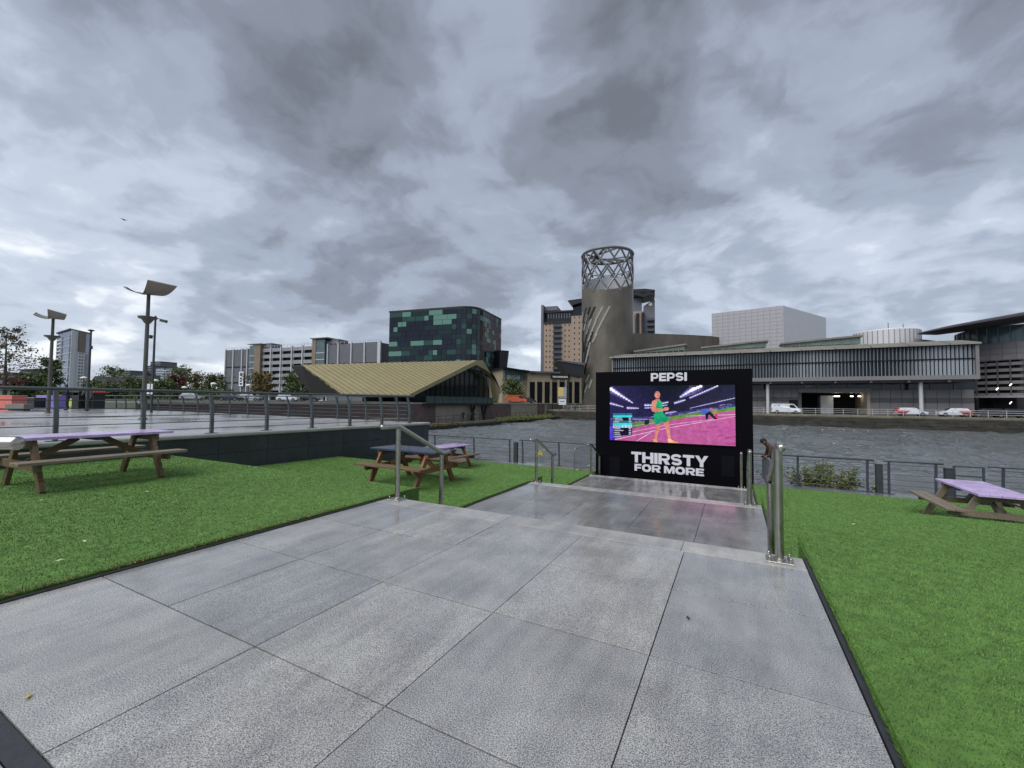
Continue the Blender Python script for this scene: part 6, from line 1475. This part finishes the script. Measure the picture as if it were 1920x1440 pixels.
def vehicle(label, loc, rz, kind, body, rear=None, cat='car', group='vehicles on the far quay'):
    t = thing('parked_van' if kind == 'van' else 'parked_car', label, cat, loc, rz, group)
    if kind == 'van': P = [(-2.45, .35), (2.35, .35), (2.45, .6), (2.42, .95), (2.1, 1.12), (1.35, 1.9), (1.1, 1.97), (-2.3, 1.97), (-2.45, 1.6)]; gl = [(.62, 1.16), (1.72, 1.16), (1.28, 1.76), (.62, 1.8)]; wf, wr, w = 1.55, -1.5, .95
    else: P = [(-2.05, .32), (2.0, .32), (2.1, .55), (2.02, .8), (1.2, .95), (.55, 1.42), (.25, 1.48), (-1.5, 1.48), (-1.95, 1.0), (-2.1, .75)]; gl = [(-1.55, 1.0), (1.0, .97), (.5, 1.38), (-1.35, 1.4)]; wf, wr, w = 1.3, -1.3, .87
    mb = MB(); n_ = len(P); lv = [(-w, 0), (-w+.1, .06), (w-.1, .06), (w, 0)]
    for (y, ex) in ((-w, 1), (-w+.0, 1), (w, 1)):
        pass
    def ring(y, shr):
        return [(x*(1-.0*shr), y*(1-(.2 if z > 1.0 else .0)), z) for x, z in P]
    b0 = 0
    for y in (-w, w): mb.v += ring(y, 0)
    mb.f += [tuple(range(n_)), tuple(reversed(range(n_, 2*n_)))]
    for i in range(n_): j = (i+1) % n_; mb.f.append((j, i, n_+i, n_+j))
    bd = mb.build('body', body, t)
    if True:
        md = bd.modifiers.new('b', 'BEVEL'); md.width = .05; md.segments = 2; md.limit_method = 'ANGLE'
    for s in (-1, 1):
        off = lambda z: s*w*(1-.2 if z > 1.0 else 1)
        mb = MB(); pts_ = [(x, s*(w*(1-.2*min(1, max(0, (z-.8)/.2)))+.012), z) for x, z in gl]
        mb.slab(pts_ if s > 0 else list(reversed(pts_)), (0, s*.006, 0)); mb.build('side_window', 'glass_dark', t)
        for x in (wf, wr):
            wl = MB().lathe([(.2, -.1), (.34, -.1), (.35, 0), (.34, .1), (.2, .1)], 18).build('wheel', 'tyre', t, True, loc=(x, s*(w-.08), .345)); wl.rotation_euler = (pi/2, 0, 0)
            MB().lathe([(.02, -.115), (.2, -.112), (.2, .112), (.02, .115)], 14).build('rim', 'rim', wl)
        MB().box(P[2][0]-.2, P[2][0]-.01, s*(w-.28)-.14, s*(w-.28)+.14, .68, .82).build('headlight', 'headlight', t)
        MB().box(P[-1][0]-.02, P[-1][0]+.1, s*(w-.13)-.1, s*(w-.13)+.1, .75, 1.1).build('tail_light', 'tail_light', t)
    if kind == 'van': mb = MB().slab([(2.02, -.7, 1.17), (2.02, .7, 1.17), (1.4, .68, 1.84), (1.4, -.68, 1.84)], (.06, 0, .05)); mb.build('windscreen', 'glass_dark', t); MB().box(-1.95, -.95, -w*.8-.03, -w*.8+.02, 1.35, 1.72).build('side_decal', 'car_dark', t)
    else: MB().slab([(1.12, -.66, .99), (1.12, .66, .99), (.56, .62, 1.42), (.56, -.62, 1.42)], (.05, 0, .03)).build('windscreen', 'glass_dark', t)
    if rear:
        for s in (-1, 1):
            y = s*(w+.012)
            MB().slab([(-2.06, y, .4), (-.9, y, .4), (-.35, y, .97), (-2.04, y, .97)], (0, s*.006, 0)).build('red_panel', rear, t)
            MB().slab([(-.88, y, .4), (-.72, y, .4), (-.17, y, .97), (-.33, y, .97)], (0, s*.008, 0)).build('stripe', 'stripe_white', t)
            MB().slab([(-1.6, s*(w*.8+.02), 1.0), (-.55, s*(w*.8+.02), 1.0), (-.8, s*(w*.8+.02), 1.4), (-1.45, s*(w*.8+.02), 1.4)], (0, s*.012, 0)).build('red_panel', rear, t)
        MB().box(-2.08, -1.5, -.6, .6, 1.02, 1.4).build('red_panel', rear, t)
    return t
def qx(px, Y=QUAY_Y+2.6): return (float(ony(px, 772, Y)[0]), Y, QUAY_Z)
vehicle('white panel van parked on the far quay right of the big screen', qx(1473), 0, 'van', 'van_white', None, 'van')
vehicle('white car with red rear facing right on the far quay', qx(1708), 0, 'car', 'van_white', 'car_red')
vehicle('white car with red rear facing left on the far quay', qx(1788), pi, 'car', 'van_white', 'car_red')
vehicle('dark car behind the quay railing right of the white and red cars', qx(1850), pi, 'car', 'car_dark')
vehicle('dark blue car at the right end of the quay row', qx(1893), pi, 'car', 'car_dark')
q = at(968, 752, 100); vehicle('orange van parked before the shopping mall arch', (q[0], q[1], LAND), YAW, 'van', 'orange_paint', None, 'van', 'vehicles before the mall')
q = at(990, 752, 104); vehicle('dark car right of the orange van', (q[0], q[1], LAND), YAW, 'car', 'car_dark', None, 'car', 'vehicles before the mall')
for i, (px, c_, lab) in enumerate(((432, 'car_dark', 'dark car parked before the car park, leftmost of the row'), (470, 'car_silver', 'silver car parked before the car park'), (540, 'van_white', 'white car parked under the gold roof tip'), (580, 'car_dark', 'dark car parked left of the blue notice'), (360, 'car_silver', 'silver car parked left of the car park'))):
    q = at(px, 752, 88+3*(i % 2)); vehicle(lab, (q[0], q[1], LAND), YAW+.1, 'car', c_, None, 'car', 'cars parked beyond the plaza')
# notice boards on the far quay
mat('poster_yellow', C(212, 186, 116), .6); mat('poster_blue', C(150, 164, 190), .6)
f = Fac(1045, 96, 1062, 96, QUAY_Z); t = thing('notice_board', 'yellow poster above a white information board on the far quay left of the tower', 'sign', f.loc, f.rz)
f.box(1046.5, 726, 1057, 743, 0, .1).build('poster', 'poster_yellow', t); f.box(1057.5, 726, 1061.5, 743, 0, .1).build('poster', 'poster_blue', t); f.box(1047.5, 744, 1061, 759, -.1, .05).build('board', 'notice_white', t); f.box(1047.5, 745, 1061, 747.5, -.14, -.1).build('board_header', 'banner_ink', t)
f.box(1050, 752, 1058.5, 753, -.13, -.1).build('board_line', 'banner_ink', t)
for px in (1049, 1060): f.box(px-.4, 726, px+.4, 800, .06, .16).build('leg', 'mast_dark', t)
for (px, lab, c1, c2) in ((1036, 'person in dark clothes left of the notice board', 'cloth_black', 'cloth_black'), (1079, 'person in a pale top right of the notice board', 'cloth_grey', 'denim')):
    q = at(px, 752, 97); person(lab, (q[0], q[1], QUAY_Z if q[0] > -41 else LAND), YAW+1, stand(.05), c1, c2)
